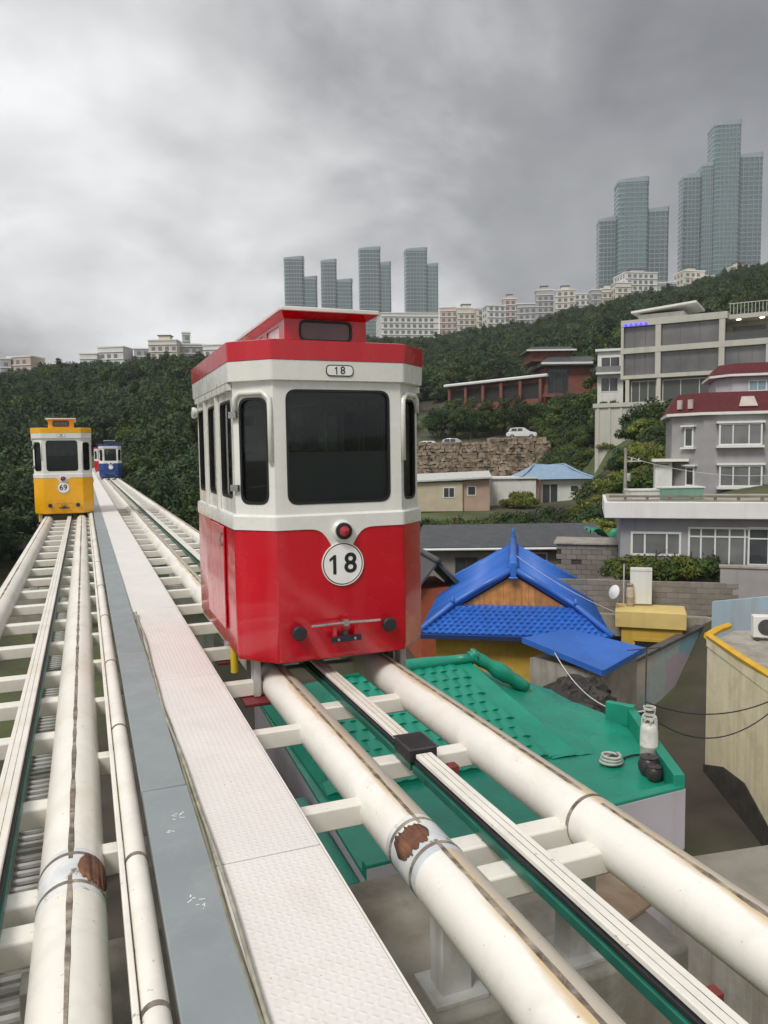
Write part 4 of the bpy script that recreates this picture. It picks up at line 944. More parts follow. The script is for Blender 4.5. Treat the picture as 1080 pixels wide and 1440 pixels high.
# ---- blue roofed house
BA = rad(30.8); bh = thing('blue_roofed_house', 'small yellow house with bright blue tiled hip and gable roof', 'house', (12.88, 21.57, G0), -BA)
zr, zg, ze = zz(-3.9), zz(-5.06), zz(-5.70)
part('wall', MB().box(-2.45, 2.45, -1.05, 7.4, -0.4, ze-0.03), YW, bh)
for s_ in (-1, 1):
    pl = [(0, -.28, zr), (s_*1.9, -.28, zg), (s_*2.9, -1.65, ze), (s_*2.9, 8.3, ze), (0, 7.3, zr)]
    part('roof_slope', MB().sheet(pl, (0, 0, -0.09)), BBLUE, bh)
    rb_ = None
    for k in range(34):                                                  # tile rows running down the slope
        y = -1.5+k*0.29
        x_in = 0.06 if y > -.28 else 1.9+(-.28-y)/1.37*1.0+0.05
        if y > 7.3: x_in = 0.06+(y-7.3)*2.6
        if x_in > 2.8: continue
        za = zr-(zr-ze)*(x_in/2.9); part('tile_row', MB().tube([(s_*x_in, y, za+0.005), (s_*2.92, y, ze+0.005)], 0.045, 6), BBLUE, bh, smooth=True)
    part('verge', MB().tube([(0, -.33, zr+.06), (s_*1.0, -.33, (zr+zg)/2+.06+0.02), (s_*1.95, -.36, zg+.07), (s_*2.93, -1.68, ze+.07)], [0.11, 0.10, 0.10, 0.09], 8), BBLUE, bh, smooth=True)
    part('verge_end', MB().lathe([(0, 0), (0.08, 0), (0.09, 0.1), (0.03, 0.22), (0, 0.24)], 10, (s_*1.95, -.4, zg+.08)), BBLUE, bh, smooth=True)
# planks of the gable
gw = None
for k in range(17):
    x = -1.62+k*0.2; ztop = zr-0.12-(zr-zg)*abs(x)/1.9
    zl_, zr_ = (zr-0.17-(zr-zg)*abs(q)/1.9 for q in (x-.097, x+.097)); zl_, zr_ = max(zl_, zg-.03), max(zr_, zg-.03)
    part('gable_plank', MB().sheet([(x-.097, -.18, zg-.05), (x+.097, -.18, zg-.05), (x+.097, -.18, zr_), (x-.097, -.18, zl_)], (0, random.uniform(-.03, -.018), 0)), WOOD, bh)
part('gable_backing', MB().sheet([(-1.9, -.14, zg-.05), (1.9, -.14, zg-.05), (0, -.14, zr-.1)], (0, 0.03, 0)), M('gable_dark', (0.05, 0.03, 0.02), 0.8), bh)
part('gable_sill', MB().box(-1.95, 1.95, -.36, -.12, zg-.10, zg-.02), BBLUE, bh, bev=0.02)
part('skirt', MB().sheet([(-1.95, -.24, zg-.06), (1.95, -.24, zg-.06), (2.88, -1.66, ze-.02), (-2.88, -1.66, ze-.02)], (0, 0, -0.08)), BBLUE, bh)
o_ = Vector((-2.88, -1.66, ze-0.01)); upv = Vector((0, 1.42, zg-.06-ze+.02)); ln_ = upv.length
lay_tiles(bh, o_, (1, 0, 0), upv, 5.76, ln_, 0.205, 0.205, 0.06, BBLUE, lambda s_: 0.93*s_, lambda s_: 5.76-0.93*s_, limit=260)
part('eave_board', MB().box(-2.86, 2.86, -1.70, -1.62, ze-.16, ze-.03), M('eave_navy', (0.01, 0.025, 0.10), 0.6), bh)
part('ridge', MB().tube([(0, -.38, zr+.10), (0, 3, zr+.07), (0, 7.4, zr+.12)], [0.15, 0.13, 0.14], 10), BBLUE, bh, smooth=True)
part('ridge_end', MB().box(-.10, .10, -.46, -.36, zr-.20, zr+.30).box(-.15, .15, -.48, -.34, zr-.26, zr-.18), BBLUE, bh, bev=0.03)
part('ridge_finial', MB().lathe([(0, 0), (0.11, 0), (0.13, 0.12), (0.05, 0.3), (0.09, 0.42), (0, 0.5)], 10, (0, 7.35, zr+.1)), BBLUE, bh, smooth=True)
# lean-to
lt = thing('lean_to_shed', 'concrete shed under a flat bright blue sheet roof beside the yellow wall', 'shed', (12.6, 17.9, G0))
LP = [(11.5, 18.75, -5.39), (13.61, 19.53, -5.5), (14.73, 17.46, -5.71), (12.55, 16.47, -5.87)]
part('roof_sheet', MB().sheet([(a[0]-12.6, a[1]-17.9, zz(a[2])) for a in LP], (0, 0, -0.10)), BBLUE, lt)
part('roof_edge', MB().sheet([(LP[3][0]-12.6, LP[3][1]-17.9-.01, zz(LP[3][2])+.02), (LP[2][0]-12.6, LP[2][1]-17.9-.01, zz(LP[2][2])+.02), (LP[2][0]-12.6, LP[2][1]-17.9-.01, zz(LP[2][2])-.14), (LP[3][0]-12.6, LP[3][1]-17.9-.01, zz(LP[3][2])-.14)], (0.01, -.03, 0)), BBLUE, lt)
part('roof_edge', MB().sheet([(LP[0][0]-12.61, LP[0][1]-17.9, zz(LP[0][2])+.02), (LP[3][0]-12.61, LP[3][1]-17.9, zz(LP[3][2])+.02), (LP[3][0]-12.61, LP[3][1]-17.9, zz(LP[3][2])-.14), (LP[0][0]-12.61, LP[0][1]-17.9, zz(LP[0][2])-.14)], (-0.03, -.012, 0)), BBLUE, lt)
cx_, cy_ = 13.1, 18.05
part('wall', MB().prism([((a[0]-cx_)*.88+cx_-12.6, (a[1]-cy_)*.88+cy_-17.9) for a in LP], -0.3, zz(-5.98)), CONC, lt)
# small yellow outhouse with roof deck
yh = ft('yellow_outhouse', 'small yellow flat roofed outhouse with dark doorway behind the blue roof', 'outhouse', 868, 930, 27.0, -18)
k_ = 29.0/1080
yh.scale = (1.06, 1.0, 1.06)
part('wall', MB().box(0.12, 2.0, 0, 1.2, -1.9, 1.18), YW, yh); part('roof_slab', MB().box(-0.08, 2.12, -0.12, 1.3, 1.181, 1.72), M('yellow_pale', (0.62, 0.47, 0.17), 0.8, 0.1, 1.5, 0.2, 12, streak=((0.40, 0.31, 0.12), 0.4, 4)), yh, bev=0.02)
part('doorway', MB().box(0.55, 1.45, -0.012, 0.02, -1.4, 0.72), M('dark_opening', (0.012, 0.011, 0.01), 0.9), yh); part('lintel', MB().box(0.5, 1.5, -0.03, 0.0, 0.73, 0.82), YW, yh)
c = at(886, 853, 27.5); gas('weathered beige gas cylinder standing on the yellow outhouse roof', (c.x, c.y, c.z), 0.95, 0, M('cylinder_beige', (0.46, 0.38, 0.28), 0.6, 0.15, 6, dirt=((0.25, 0.17, 0.1), 0.4, 8)))
dsh = ft('satellite_dish', 'small pale satellite dish on a thin pole beside the beige gas cylinder', 'satellite dish', 868, 858, 27.2)
part('pole', MB().tube([(0, 0, -0.1), (0.0, 0, 0.35), (-0.12, 0, 0.62)], 0.018, 8), STEEL, dsh, smooth=True)
dd = part('dish', MB().lathe([(0.0, 0.06), (0.12, 0.045), (0.25, -0.02), (0.255, -0.015), (0.12, 0.06), (0.0, 0.075)], 24), WHITE, dsh, smooth=40, loc=(-0.13, 0, 0.66), rot=(rad(70), 0, rad(-65)))
ap = ft('slim_post', 'slim pale pole behind the beige gas cylinder', 'pole', 877, 850, 27.9); part('shaft', MB().tube([(0, 0, -0.3), (0, 0, 1.5)], 0.028, 8), STEEL, ap); part('cap', MB().lathe([(0, 1.5), (0.035, 1.5), (0.035, 1.53), (0, 1.54)], 10), DARK, ap)
# mural wall, blue wall, cream house on the alley
def mural_ex(nn, L, co, nz, mr, mix, cur):
    v = nn('ShaderNodeTexVoronoi'); L(co, v.inputs['Vector']); v.inputs['Scale'].default_value = 0.62
    s_ = nn('ShaderNodeSeparateColor'); L(v.outputs['Color'], s_.inputs[0]); r_ = nn('ShaderNodeValToRGB'); L(s_.outputs[0], r_.inputs[0]); r_.color_ramp.interpolation = 'CONSTANT'
    cs = [(0, (0.44, 0.50, 0.47)), (0.22, (0.50, 0.40, 0.46)), (0.4, (0.26, 0.44, 0.49)), (0.58, (0.56, 0.48, 0.40)), (0.74, (0.40, 0.36, 0.50)), (0.88, (0.50, 0.52, 0.46))]
    e = r_.color_ramp.elements; e[0].color = (*cs[0][1], 1); e[1].position = cs[1][0]; e[1].color = (*cs[1][1], 1)
    for q, c_ in cs[2:]:
        x = e.new(q); x.color = (*c_, 1)
    return mix(mr(nz(3, 6, .6), 0.45, 0.75, 0.0, 0.35), r_.outputs[0], (0.30, 0.27, 0.23))
MURAL = M('mural_paint', (0.4, 0.4, 0.4), 0.85, 0.1, 2, 0.3, 14, extra=mural_ex)
def wall_thing(name, label, a, b_, z0, za, zb, th, mat, cap=None, cat='wall', capm=None):
    """free wall from a to b with a sloping top, thickness away from the camera"""
    a = Vector((*a[:2],)); b_ = Vector((*b_[:2],)); u = b_-a; L_ = u.length; t = thing(name, label, cat, (a.x, a.y, z0), math.atan2(u.y, u.x))
    part('wall', MB().sheet([(0, 0, -0.3), (L_, 0, -0.3), (L_, 0, zb-z0), (0, 0, za-z0)], (0, th, 0)), mat, t)
    if cap: part('coping', MB().sheet([(-.03, -cap, za-z0+.002), (L_+.03, -cap, zb-z0+.002), (L_+.03, -cap, zb-z0+.10), (-.03, -cap, za-z0+.10)], (0, th+2*cap, 0)), capm or CONC, t)
    return t
wall_thing('mural_wall', 'low alley wall painted with pastel polygons and dark coping', (15.0, 18.6), (20.9, 21.25), G0, -6.62, -6.42, 0.2, MURAL, 0.05, capm=M('dark_coping', (0.09, 0.08, 0.075), 0.8, 0.2, 3))
BLUEW = M('faded_blue_wall', (0.30, 0.40, 0.47), 0.85, 0.12, 0.8, 0.3, 8, dirt=((0.40, 0.40, 0.38), 0.5, 0.9), streak=((0.22, 0.25, 0.27), 0.6, 2.4))
wall_thing('faded_blue_wall', 'tall wall of faded blue paint with dark streaks at the alley bend', (19.6, 19.9), (21.5, 16.2), G0, -5.25, -4.35, 0.25, BLUEW)
ch = thing('cream_house', 'house corner with stained cream walls and yellow roof edge beside the alley', 'house', (14.55, 14.9, G0))
CHF = [(0, 0), (-1.85, -3.75), (2.6, -6.2), (5.2, -1.8), (1.2, 0.6)]
part('wall', MB().prism(CHF, -0.4, zz(-5.05)), CREAMW, ch)
part('damp_plinth', MB().sheet([(-0.016, 0.02, -0.1), (-1.87, -3.76, -0.1), (-1.87, -3.76, 0.55), (-1.2, -2.4, 0.95), (-0.6, -1.2, 0.75), (-0.016, 0.02, 0.25)], (-0.02, 0.01, 0)), M('damp_black', (0.05, 0.042, 0.036), 0.85, 0.4, 3, 0.4, 12), ch)
YTR = M('yellow_trim', (0.68, 0.40, 0.03), 0.6, 0.1, 3)
def rim(a, b_, h0, h1): return MB().sheet([(a[0], a[1], zz(-5.05)+.002), (b_[0], b_[1], zz(-5.05)+.002), (b_[0], b_[1], zz(-5.05)+h1), (a[0], a[1], zz(-5.05)+h0)], (0.14, -0.06, 0))
part('roof_edge', rim((-.02, .01), (-1.87, -3.76), 0.22, 0.30), CREAMW, ch); part('roof_rim', MB().tube([(0.05, 0, zz(-5.05)+.25), (-0.9, -1.9, zz(-5.05)+.29), (-1.8, -3.8, zz(-5.05)+.34)], 0.09, 6), YTR, ch)
part('roof_rim', MB().tube([(0.0, 0, zz(-5.05)+.25), (0.75, 0.4, zz(-5.05)+.26), (1.3, 0.6, zz(-5.05)+.26)], 0.10, 6), YTR, ch)
part('roof_surface', MB().prism([(p_[0]*.9+.15, p_[1]*.9-.2) for p_ in CHF], zz(-5.05)-.3, zz(-5.05)+.204), CONC, ch)
ac = thing('air_conditioner', 'white outdoor air conditioner unit on the cream house roof', 'air conditioner', (15.75, 14.1, -4.80), -0.6)
part('case', MB().box(-.4, .4, -.15, .15, 0.04, 0.58), WHITE, ac, bev=0.02); part('grille', MB().lathe([(0, 0), (0.2, 0), (0.2, .015), (0.03, .02), (0, .02)], 20, (-.1, -.151, 0.31), '-y'), DARK, ac)
for x in (-.3, .3): part('foot', MB().box(x-.04, x+.04, -.16, .16, -0.02, .04), DARK, ac)
# low concrete shed at the corner below the pipe
sh = thing('concrete_shed', 'low flat concrete shed roof at the foot of the lavender wall', 'shed', (8.6, 6.2, G0), rad(-8))
part('wall', MB().box(-0.9, 2.3, -0.6, 2.55, -0.3, zz(-6.42)), CONC, sh); part('roof_slab', MB().box(-1.0, 2.4, -0.7, 2.65, zz(-6.418), zz(-6.28)), M('shed_slab', (0.25, 0.225, 0.185), 0.85, 0.2, 0.9, 0.3, 12, dirt=((0.15, 0.12, 0.09), 0.5, 1.2)), sh, bev=0.02)
st = thing('rusty_steel_plate', 'pale rust stained plate lying on the pier cap under the pipe', 'plate', (2.72, 3.62, -2.615), 0.3)
part('plate', MB().box(-.28, .22, -.30, .42, 0, 0.018), M('rusty_plate', (0.52, 0.40, 0.28), 0.7, 0.25, 3, dirt=((0.30, 0.13, 0.05), 0.6, 2.2)), st); part('lip', MB().box(-.28, .22, .42, .44, 0, 0.05), RUST, st)

# ---- slab roofed grey house with garden
d = 30.0; sb = ft('slab_roofed_house', 'grey house with broad white concrete slab roof and glazed doors', 'house', 872, 800, d, -15); k_ = d/1080
part('wall', MB().box(0, 9.5, 0, 4, -1.0, 2.03), GREYW, sb); part('roof_slab', MB().box(-0.62, 9.8, -0.55, 4.3, 2.031, 2.66), M('slab_white', (0.72, 0.70, 0.68), 0.8, 0.05, 1, 0.1, 12, streak=((0.5, 0.45, 0.42), 0.35, 2)), sb, bev=0.03)
part('slab_top', MB().box(-0.5, 9.7, -0.42, 4.2, 2.661, 2.70), CONC, sb)
win(sb, 0.38, 2.22, 0.55, 1.48, 0, 0.08, (0.90, 1.7), pm=PANE2)
win(sb, 2.46, 5.3, -0.25, 1.68, 0, 0.07, (2.92, 3.42, 3.92, 4.45), (1.32,), pm=PANE2); win(sb, 4.55, 5.34, -0.25, 1.705, -0.03, 0.06, (), (1.27, 0.3), pm=PANE)
rl_ = part('rail_beam', MB().box(-0.45, 9.6, -0.40, -0.28, 2.82, 2.90), M('weathered_timber', (0.20, 0.165, 0.13), 0.85, 0.2, 3), sb)
for i in range(12): part('rail_post', MB().box(0.1+0.8*i, 0.2+0.8*i, -0.38, -0.29, 2.70, 2.82), MATS['weathered_timber'], sb)
for i, (x, w_, h_, m_) in enumerate(((0.9, 1.2, 0.35, 'grey'), (2.2, 1.5, 0.45, 'green'))):
    o = thing('roof_tub', ('white lidded tub on the slab roof behind the timber rail' if i == 0 else 'pale green tub on the slab roof behind the timber rail'), 'tub', sb.matrix_world @ Vector((0, 0, 0)) if False else Vector(sb.location)+Matrix.Rotation(-YAW+rad(-15), 3, 'Z') @ Vector((x, 0.5, 2.70)), -YAW)
    part('body', MB().loft([rrect3 for rrect3 in [[(-w_/2, -.3, 0), (w_/2, -.3, 0), (w_/2, .3, 0), (-w_/2, .3, 0)], [(-w_/2-.05, -.35, h_), (w_/2+.05, -.35, h_), (w_/2+.05, .35, h_), (-w_/2-.05, .35, h_)]]]), FRW if i == 0 else M('pale_green', (0.20, 0.36, 0.28), 0.6), o, bev=0.02)
    part('lid', MB().box(-w_/2-.08, w_/2+.08, -.38, .38, h_, h_+.05), FRW, o)
gw_ = ft('garden_wall', 'long weathered block garden wall below the slab roofed house', 'garden wall', 772, 858, 29.0, -14); kk = 27.6/1080
src = None
for r_i in range(6):
    for c_i in range(16):
        x0 = c_i*0.4+(0.2 if r_i % 2 else 0); z0 = r_i*0.2
        if src is None: src = part('block', MB().box(0.006, 0.394, 0, 0.18, 0.006, 0.194), BLOCK, gw_, loc=(x0, 0, z0), bev=0.006)
        else: rep(src, gw_, (x0, random.uniform(-.008, .008), z0))
part('mortar_core', MB().box(0.02, 6.5, 0.02, 0.16, -0.6, 1.19), CONC, gw_); part('footing', MB().box(-0.05, 6.6, -0.35, 0.35, -0.8, -0.02), CONC, gw_)
wp = ft('leaning_board', 'upright white board leaning on the garden wall', 'board', 886, 845, 27.6, -14); part('board', MB().box(0, 0.74, 0, 0.05, -0.1, 1.22), WHITE, wp, bev=0.01); part('batten', MB().box(0.0, 0.74, -0.02, -0.001, 1.1, 1.18), WHITE, wp)
bb = ft('grey_block_wall', 'pale grey rendered wall end beside the garden shrubs', 'wall', 1012, 858, 27.6, -20); part('wall', MB().box(0, 3, 0, 0.3, -0.8, 1.55), M('pale_render', (0.33, 0.31, 0.295), 0.85, 0.1, 1.5, 0.2, 14, streak=((0.2, 0.18, 0.16), 0.4, 3)), bb); part('coping', MB().box(-.04, 3.04, -.05, .35, 1.551, 1.62), CONC, bb)
struct(part('yard', MB().prism([tuple(at(765, 862, 28.9)[:2]), tuple(at(1200, 860, 27.6)[:2]), tuple(at(1200, 860, 31)[:2]), tuple(at(765, 860, 31)[:2])], -9.0, -5.25), CONC, None))
for i, (px_, sc, v) in enumerate(((886, .72, 0), (905, .85, 1), (926, .9, 0), (950, .88, 1), (972, .85, 0), (992, .7, 2), (1010, .5, 2))):
    q = at(px_, 806, 29.4); tree('garden_shrub', 'shrub', v, (q.x, q.y, q.z-0.15), sc, ['leafy green shrub in the hedge behind the garden wall', 'yellowish green shrub in the hedge behind the garden wall', 'dark green shrub at the end of the garden hedge'][v], 'garden hedge shrubs', cat='shrub')
# ---- long grey roofed house behind the blue roof
d = 38.0; lg = ft('long_grey_house', 'long low house with dark grey roof behind the blue roof', 'house', 596, 838, d, -8); k_ = d/1080
part('wall', MB().box(0, 6.6, 0, 5, -1.5, 2.45), M('grey_brown_wall', (0.25, 0.225, 0.195), 0.85, 0.15, 1.5, 0.3, 14), lg)
part('roof', MB().sheet([(-0.4, -0.5, 2.46), (8.8, -0.5, 2.60), (8.8, 4.4, 3.22), (-0.4, 4.4, 3.1)], (0, 0, -0.12)), SLATE, lg)
part('gutter', MB().tube([(-0.4, -0.55, 2.36), (8.2, -0.55, 2.48)], 0.06, 8), FRW, lg)
win(lg, 1.55, 2.65, 0.85, 1.95, 0, 0.06, (2.1,), fm=DARK); win(lg, 4.9, 6.0, 1.3, 2.2, 0, 0.07, (), pm=PANE2)
lb2 = ft('block_outbuilding', 'grey brown block outbuilding with small dark hole beside the hedge', 'outbuilding', 782, 842, 33.0, -16); src = None
for r_i in range(11):
    for c_i in range(7):
        x0 = c_i*0.42+(0.21 if r_i % 2 else 0); z0 = r_i*0.215
        if r_i == 7 and c_i == 1 : continue
        if src is None: src = part('block', MB().box(0.006, 0.414, 0, 0.18, 0.006, 0.209), BLOCK, lb2, loc=(x0, 0, z0), bev=0.006)
        else: rep(src, lb2, (x0, random.uniform(-.008, .008), z0))
part('wall_core', MB().box(0.02, 3.1, 0.04, 2, -1, 2.36), M('core_dark', (0.06, 0.05, 0.045), 0.9), lb2); part('roof', MB().box(-.1, 3.3, -.1, 2.2, 2.38, 2.44), CONC, lb2)
tn = ft('green_net_heap', 'crumpled green netting on the roof edge beside the slab house', 'netting', 832, 752, 34.5); mb = MB(); vs = []; r_ = random.Random(3)
for j in range(8):
    for i in range(16): vs.append((i*.17, j*.2, 0.1+0.22*math.sin(i*.8+j)*math.cos(j*.9)+r_.uniform(-.05, .05)-0.02*i))
mb.add(vs, [(j*16+i, j*16+i+1, (j+1)*16+i+1, (j+1)*16+i) for j in range(7) for i in range(15)]); part('net', mb, M('net_green', (0.03, 0.22, 0.13), 0.7, 0.3, 4), tn, smooth=True); part('weight_board', MB().box(1.4, 2.8, -0.1, -0.05, -0.15, 0.12), FRW, tn)
# dark tiled roofs left of the blue house
for i, (px_, py_, dd_, m_, lb) in enumerate(((592, 850, 30, SLATE, 'dark tiled low roof tucked behind the red capsule and blue roof'),)):
    o = ft('dark_roofed_shed', lb, 'shed', px_, py_, dd_, 10); part('wall', MB().box(0, 1.3, 0, 3, -3, 0.6), M('orange_wall', (0.36, 0.09, 0.04), 0.8, 0.2, 2), o)
    part('roof', MB().sheet([(-.4, -.3, 0.5), (0.6, -.3, 1.7), (0.6, 3.3, 1.7), (-.4, 3.3, 0.5)], (0, 0, -.12)), m_, o); part('roof', MB().sheet([(0.61, -.3, 1.7), (1.9, -.3, 0.3), (1.9, 3.3, 0.3), (0.61, 3.3, 1.7)], (0, 0, -.12)), m_, o)
    for k in range(9): part('tile_row', MB().tube([(0.62, -.2+.4*k, 1.72), (1.9, -.2+.4*k, 0.33)], 0.07, 6), m_, o, smooth=True)
    part('roof_ridge', MB().tube([(0.6, -.4, 1.75), (0.6, 3.4, 1.75)], 0.13, 8), m_, o, smooth=True)
# ------------------------------------------------------------------ hillside buildings
# grey house with maroon mansard
d = 46.0; gq = ft('grey_maroon_house', 'two storey grey house with maroon mansard roof and white bay windows', 'house', 946, 694, d, -17); k_ = d/1080
F1 = [(0, 1.5), (1.7, 0), (5.4, 0), (5.42, 0.25), (9, 0.25), (9, 8), (0, 8)]
part('wall', MB().prism(F1, -1.2, 4.62), GREYW, gq)
def scaled(poly, cx, cy, s_): return [((x-cx)*s_+cx, (y-cy)*s_+cy) for x, y in poly]
Fo = scaled(F1, 4.5, 4, 1.07); Fi = scaled(F1, 4.5, 4, 0.93)
part('eave_band', MB().prism(scaled(F1, 4.5, 4, 1.075), 4.62, 4.78), FRW, gq)
part('roof', MB().loft([[(x, y, 4.781) for x, y in Fo], [(x, y, 5.95) for x, y in Fi]]), MAROON, gq)
for (x, y, rz) in ((4.0, -0.13, 0), (6.6, -0.02, 0)):
    part('roof_dormer', MB().sheet([(x-.5, y-.06, 5.05), (x+.5, y-.06, 5.05), (x+.33, y+.26, 5.62), (x-.33, y+.26, 5.62)], (0, -.06, .03)), M('dormer_cream', (0.50, 0.42, 0.38), 0.7), gq)
for q in (0.32, 0.68):
    bx_, by_ = -.1+1.55*q, 1.28-1.4*q; part('roof_dormer', MB().obox((bx_-.02, by_-.02, 5.3), (.3, .12, .55), rad(-41)), MATS['dormer_cream'], gq)
part('penthouse', MB().prism([(2.6, 3.0), (3.4, 2.0), (9, 2.0), (9, 7), (2.6, 7)], 5.6, 6.95), M('pale_lilac', (0.44, 0.45, 0.48), 0.8), gq)
P2_ = [(2.2, 2.8), (3.2, 1.6), (9.3, 1.6), (9.3, 7.4), (2.2, 7.4)]
part('penthouse_eave', MB().prism(P2_, 6.951, 7.09), FRW, gq); part('penthouse_roof', MB().loft([[(x, y, 7.1) for x, y in P2_], [(x, y, 7.75) for x, y in scaled(P2_, 6, 4.5, 0.85)]]), MAROON, gq)
win(gq, 4.3, 5.3, 6.05, 6.7, 2.0, 0.06, (4.8,), pm=M('curtain_blue', (0.2, 0.33, 0.36), 0.5))
def bay(x0, x1, z0, z1, y):
    o = win(gq, x0, x1, z0, z1, y-0.35, 0.09, (x0+.75, x1-.7), pm=PANE2); part('bay_box', MB().box(x0+.01, x1-.01, y-0.33, y+0.02, z0+.01, z1-.01), FRW, o)
    part('bay_sill', MB().box(x0-.12, x1+.12, y-.46, y, z0-.14, z0-.002), FRW, o); part('bay_head', MB().box(x0-.14, x1+.14, y-.48, y, z1+.002, z1+.12), FRW, o)
bay(2.45, 4.75, 2.83, 4.1, 0); bay(2.5, 4.8, 0.42, 1.68, 0)
rt = math.atan2(-1.5, 1.7); NL = Vector((math.sin(rt), -math.cos(rt), 0))
def fac(s_, z): return Vector((1.7*s_, 1.5-1.5*s_, z))
for s_, z0, z1 in ((0.55, 2.75, 3.95), (0.6, 0.42, 1.6)):
    o = part('window', MB().obox(fac(s_, (z0+z1)/2)+NL*.02, (.62, .1, z1-z0), rt), FRW, gq); part('pane', MB().obox(fac(s_, (z0+z1)/2)+NL*.045, (.42, .08, z1-z0-.2), rt), PANE, o); part('sill', MB().obox(fac(s_, z0-.06)+NL*.1, (.95, .3, .1), rt), FRW, o); part('head', MB().obox(fac(s_, z1+.06)+NL*.1, (.95, .3, .1), rt), FRW, o)
win(gq, 6.0, 7.4, 3.1, 4.2, 0.25, 0.1, (6.7,), sill=True); 
for k in range(5): part('louvre', MB().box(5.7, 8.5, 0.12, 0.26, 0.7+.17*k, 0.80+.17*k), FRW, gq)
pq = part('porch', MB().box(-1.0, 0.0, 0.8, 2.6, -1.2, 1.9), WHITE, gq); part('porch_roof', MB().box(-1.15, 0.9, 0.4, 2.7, 1.901, 2.05), CREAM, pq); part('porch_door', MB().box(-0.95, -0.25, 0.76, 0.799, -0.9, 1.6), FRW, pq)
part('canopy', MB().box(3.4, 9, -0.9, 0, 0.05, 0.22), SLATE, gq); part('terrace_wall', MB().box(5.2, 9, -1.3, -1.15, -0.8, 0.02), WHITE, gq); part('dark_entry', MB().box(3.6, 5.0, -.03, 0.02, -1.1, 0.04), PANE, gq)
# utility pole with wires
d = 44.0; po = ft('utility_pole', 'slender concrete utility pole with crossarm beside the hillside shrubs', 'utility pole', 879, 706, d); 
part('shaft', MB().lathe([(0, -0.8), (0.12, -0.8), (0.075, 3.1), (0, 3.1)], 12), CONC, po, smooth=40); part('crossarm', MB().box(0.05, 0.95, -0.04, 0.04, 2.3, 2.37), STEEL, po)
for x in (0.35, 0.75): part('insulator', MB().lathe([(0, 2.37), (0.045, 2.37), (0.03, 2.43), (0.045, 2.46), (0, 2.5)], 8, (x, 0, 0)), FRW, po, smooth=40)
part('transformer', MB().lathe([(0, 1.2), (0.12, 1.2), (0.13, 1.22), (0.13, 1.6), (0, 1.65)], 12, (0.18, 0, 0)), STEEL, po, smooth=40)
def wire(a, b_, sag, r, label, m_=None, name='overhead_wire', group=None):
    a = Vector(a); b_ = Vector(b_); P_ = []
    for k in range(17):
        q = k/16; p_ = a.lerp(b_, q); p_.z -= sag*4*q*(1-q); P_.append(p_)
    tag(link(name, MB().tube(P_, r, 5).mesh(name), m_ or BLACK, smooth=True), label, 'wire', group)
pt = at(879, 634, 44.0)
wire(pt, at(948, 652, 47), 0.3, 0.022, 'wire from the utility pole to the grey house'); wire(pt, at(800, 700, 52), 0.2, 0.02, 'wire from the utility pole down to the shrubs')
wire(at(882, 642, 44.0), at(1090, 668, 44), 0.4, 0.014, 'thin pale wire crossing in front of the grey house', FRW)
wire(at(1085, 985, 14.2), (p2.x+.2, p2.y+.25, ZF+0.75), 0.25, 0.012, 'upper black wire from the cream house to the green roof'); wire(at(1085, 1000, 14.2), (p2.x+.2, p2.y+.25, ZF+0.55), 0.5, 0.012, 'lower black wire sagging from the cream house to the green roof')
LW = M('pale_cable', (0.62, 0.62, 0.58), 0.6)
wire(at(780, 918, 20.6), at(905, 1000, 14.9), 0.5, 0.014, 'pale cable sagging from the blue lean-to to the green roof', LW)
wire(at(727, 782, 26.5), at(868, 862, 26.5), 0.15, 0.012, 'pale cable slung across the right slope of the blue roof', LW)
# ---- cafe building
d = 85.0; cf = ft('cafe_building', 'large pale stone building with big dark glazed bays on a high terrace', 'building', 872, 598, d, -30)
u_ = 0.0787
part('terrace', MB().box(-2.2, 19, -2.2, 14, -6.0, 1.9), BEIGE, cf); part('terrace_rim', MB().box(-2.4, 19, -2.4, -2.0, 1.901, 2.35), BEIGE, cf)
for k in range(16): part('terrace_rib', MB().box(-2.0+1.25*k, -1.75+1.25*k, -2.3, -2.201, -5, 1.9), BEIGE, cf)
part('ground_floor', MB().box(0.6, 14.6, 0.7, 13, 1.91, 5.0), M('shop_dark', (0.10, 0.10, 0.09), 0.5, 0.2, 1), cf)
for x in (0.7, 4.0, 10.2, 14.2):
    part('column', MB().box(x-.2, x+.2, 0.1, 0.5, 1.91, 5.0), BEIGE, cf)
for a, b_ in ((1.0, 3.7), (4.3, 9.9), (10.5, 13.9)):
    win(cf, a, b_, 2.1, 4.8, 0.7, 0.1, [a+(b_-a)*q/3 for q in (1, 2)], pm=glass('shop_glass', (0.12, 0.13, 0.12), 0.4), fm=BEIGE)
part('ground_beam', MB().box(0, 14.8, 0, 12, 5.001, 5.4), BEIGE, cf)
bx = [0.0, 3.9, 10.2, 14.6]
def frame_grid(z0, z1, xs, nm):
    part('storey_wall', MB().box(xs[0]+.02, xs[-1]-.02, 0.5, 12, z0, z1), M('bay_inner', (0.09, 0.085, 0.08), 0.6), cf)
    for x in xs: part('pier_column', MB().box(x-.28 if x else 0.0, x+.28, 0, 0.55, z0, z1), BEIGE, cf)
    for a, b_ in zip(xs[:-1], xs[1:]):
        a2, b2 = (a+.28 if a else .28), b_-.28; n = 4 if b_-a > 6.5 else 3
        win(cf, a2, b2, z0, z1, 0.45, 0.06, [a2+(b2-a2)*q/n for q in range(1, n)], fm=M('bronze_frame', (0.11, 0.105, 0.10), 0.4), pm=M('bay_glass', (0.135, 0.13, 0.13), 0.06, 0.35, 0.25, spec=0.8))
frame_grid(5.401, 7.75, bx, 0); part('floor_beam', MB().box(-.02, 15.0, -.03, 12, 7.751, 8.35), BEIGE, cf)
frame_grid(8.351, 10.65, bx[:3], 1); part('roof_beam', MB().box(-.02, 10.7, -.03, 9, 10.651, 11.35), BEIGE, cf)
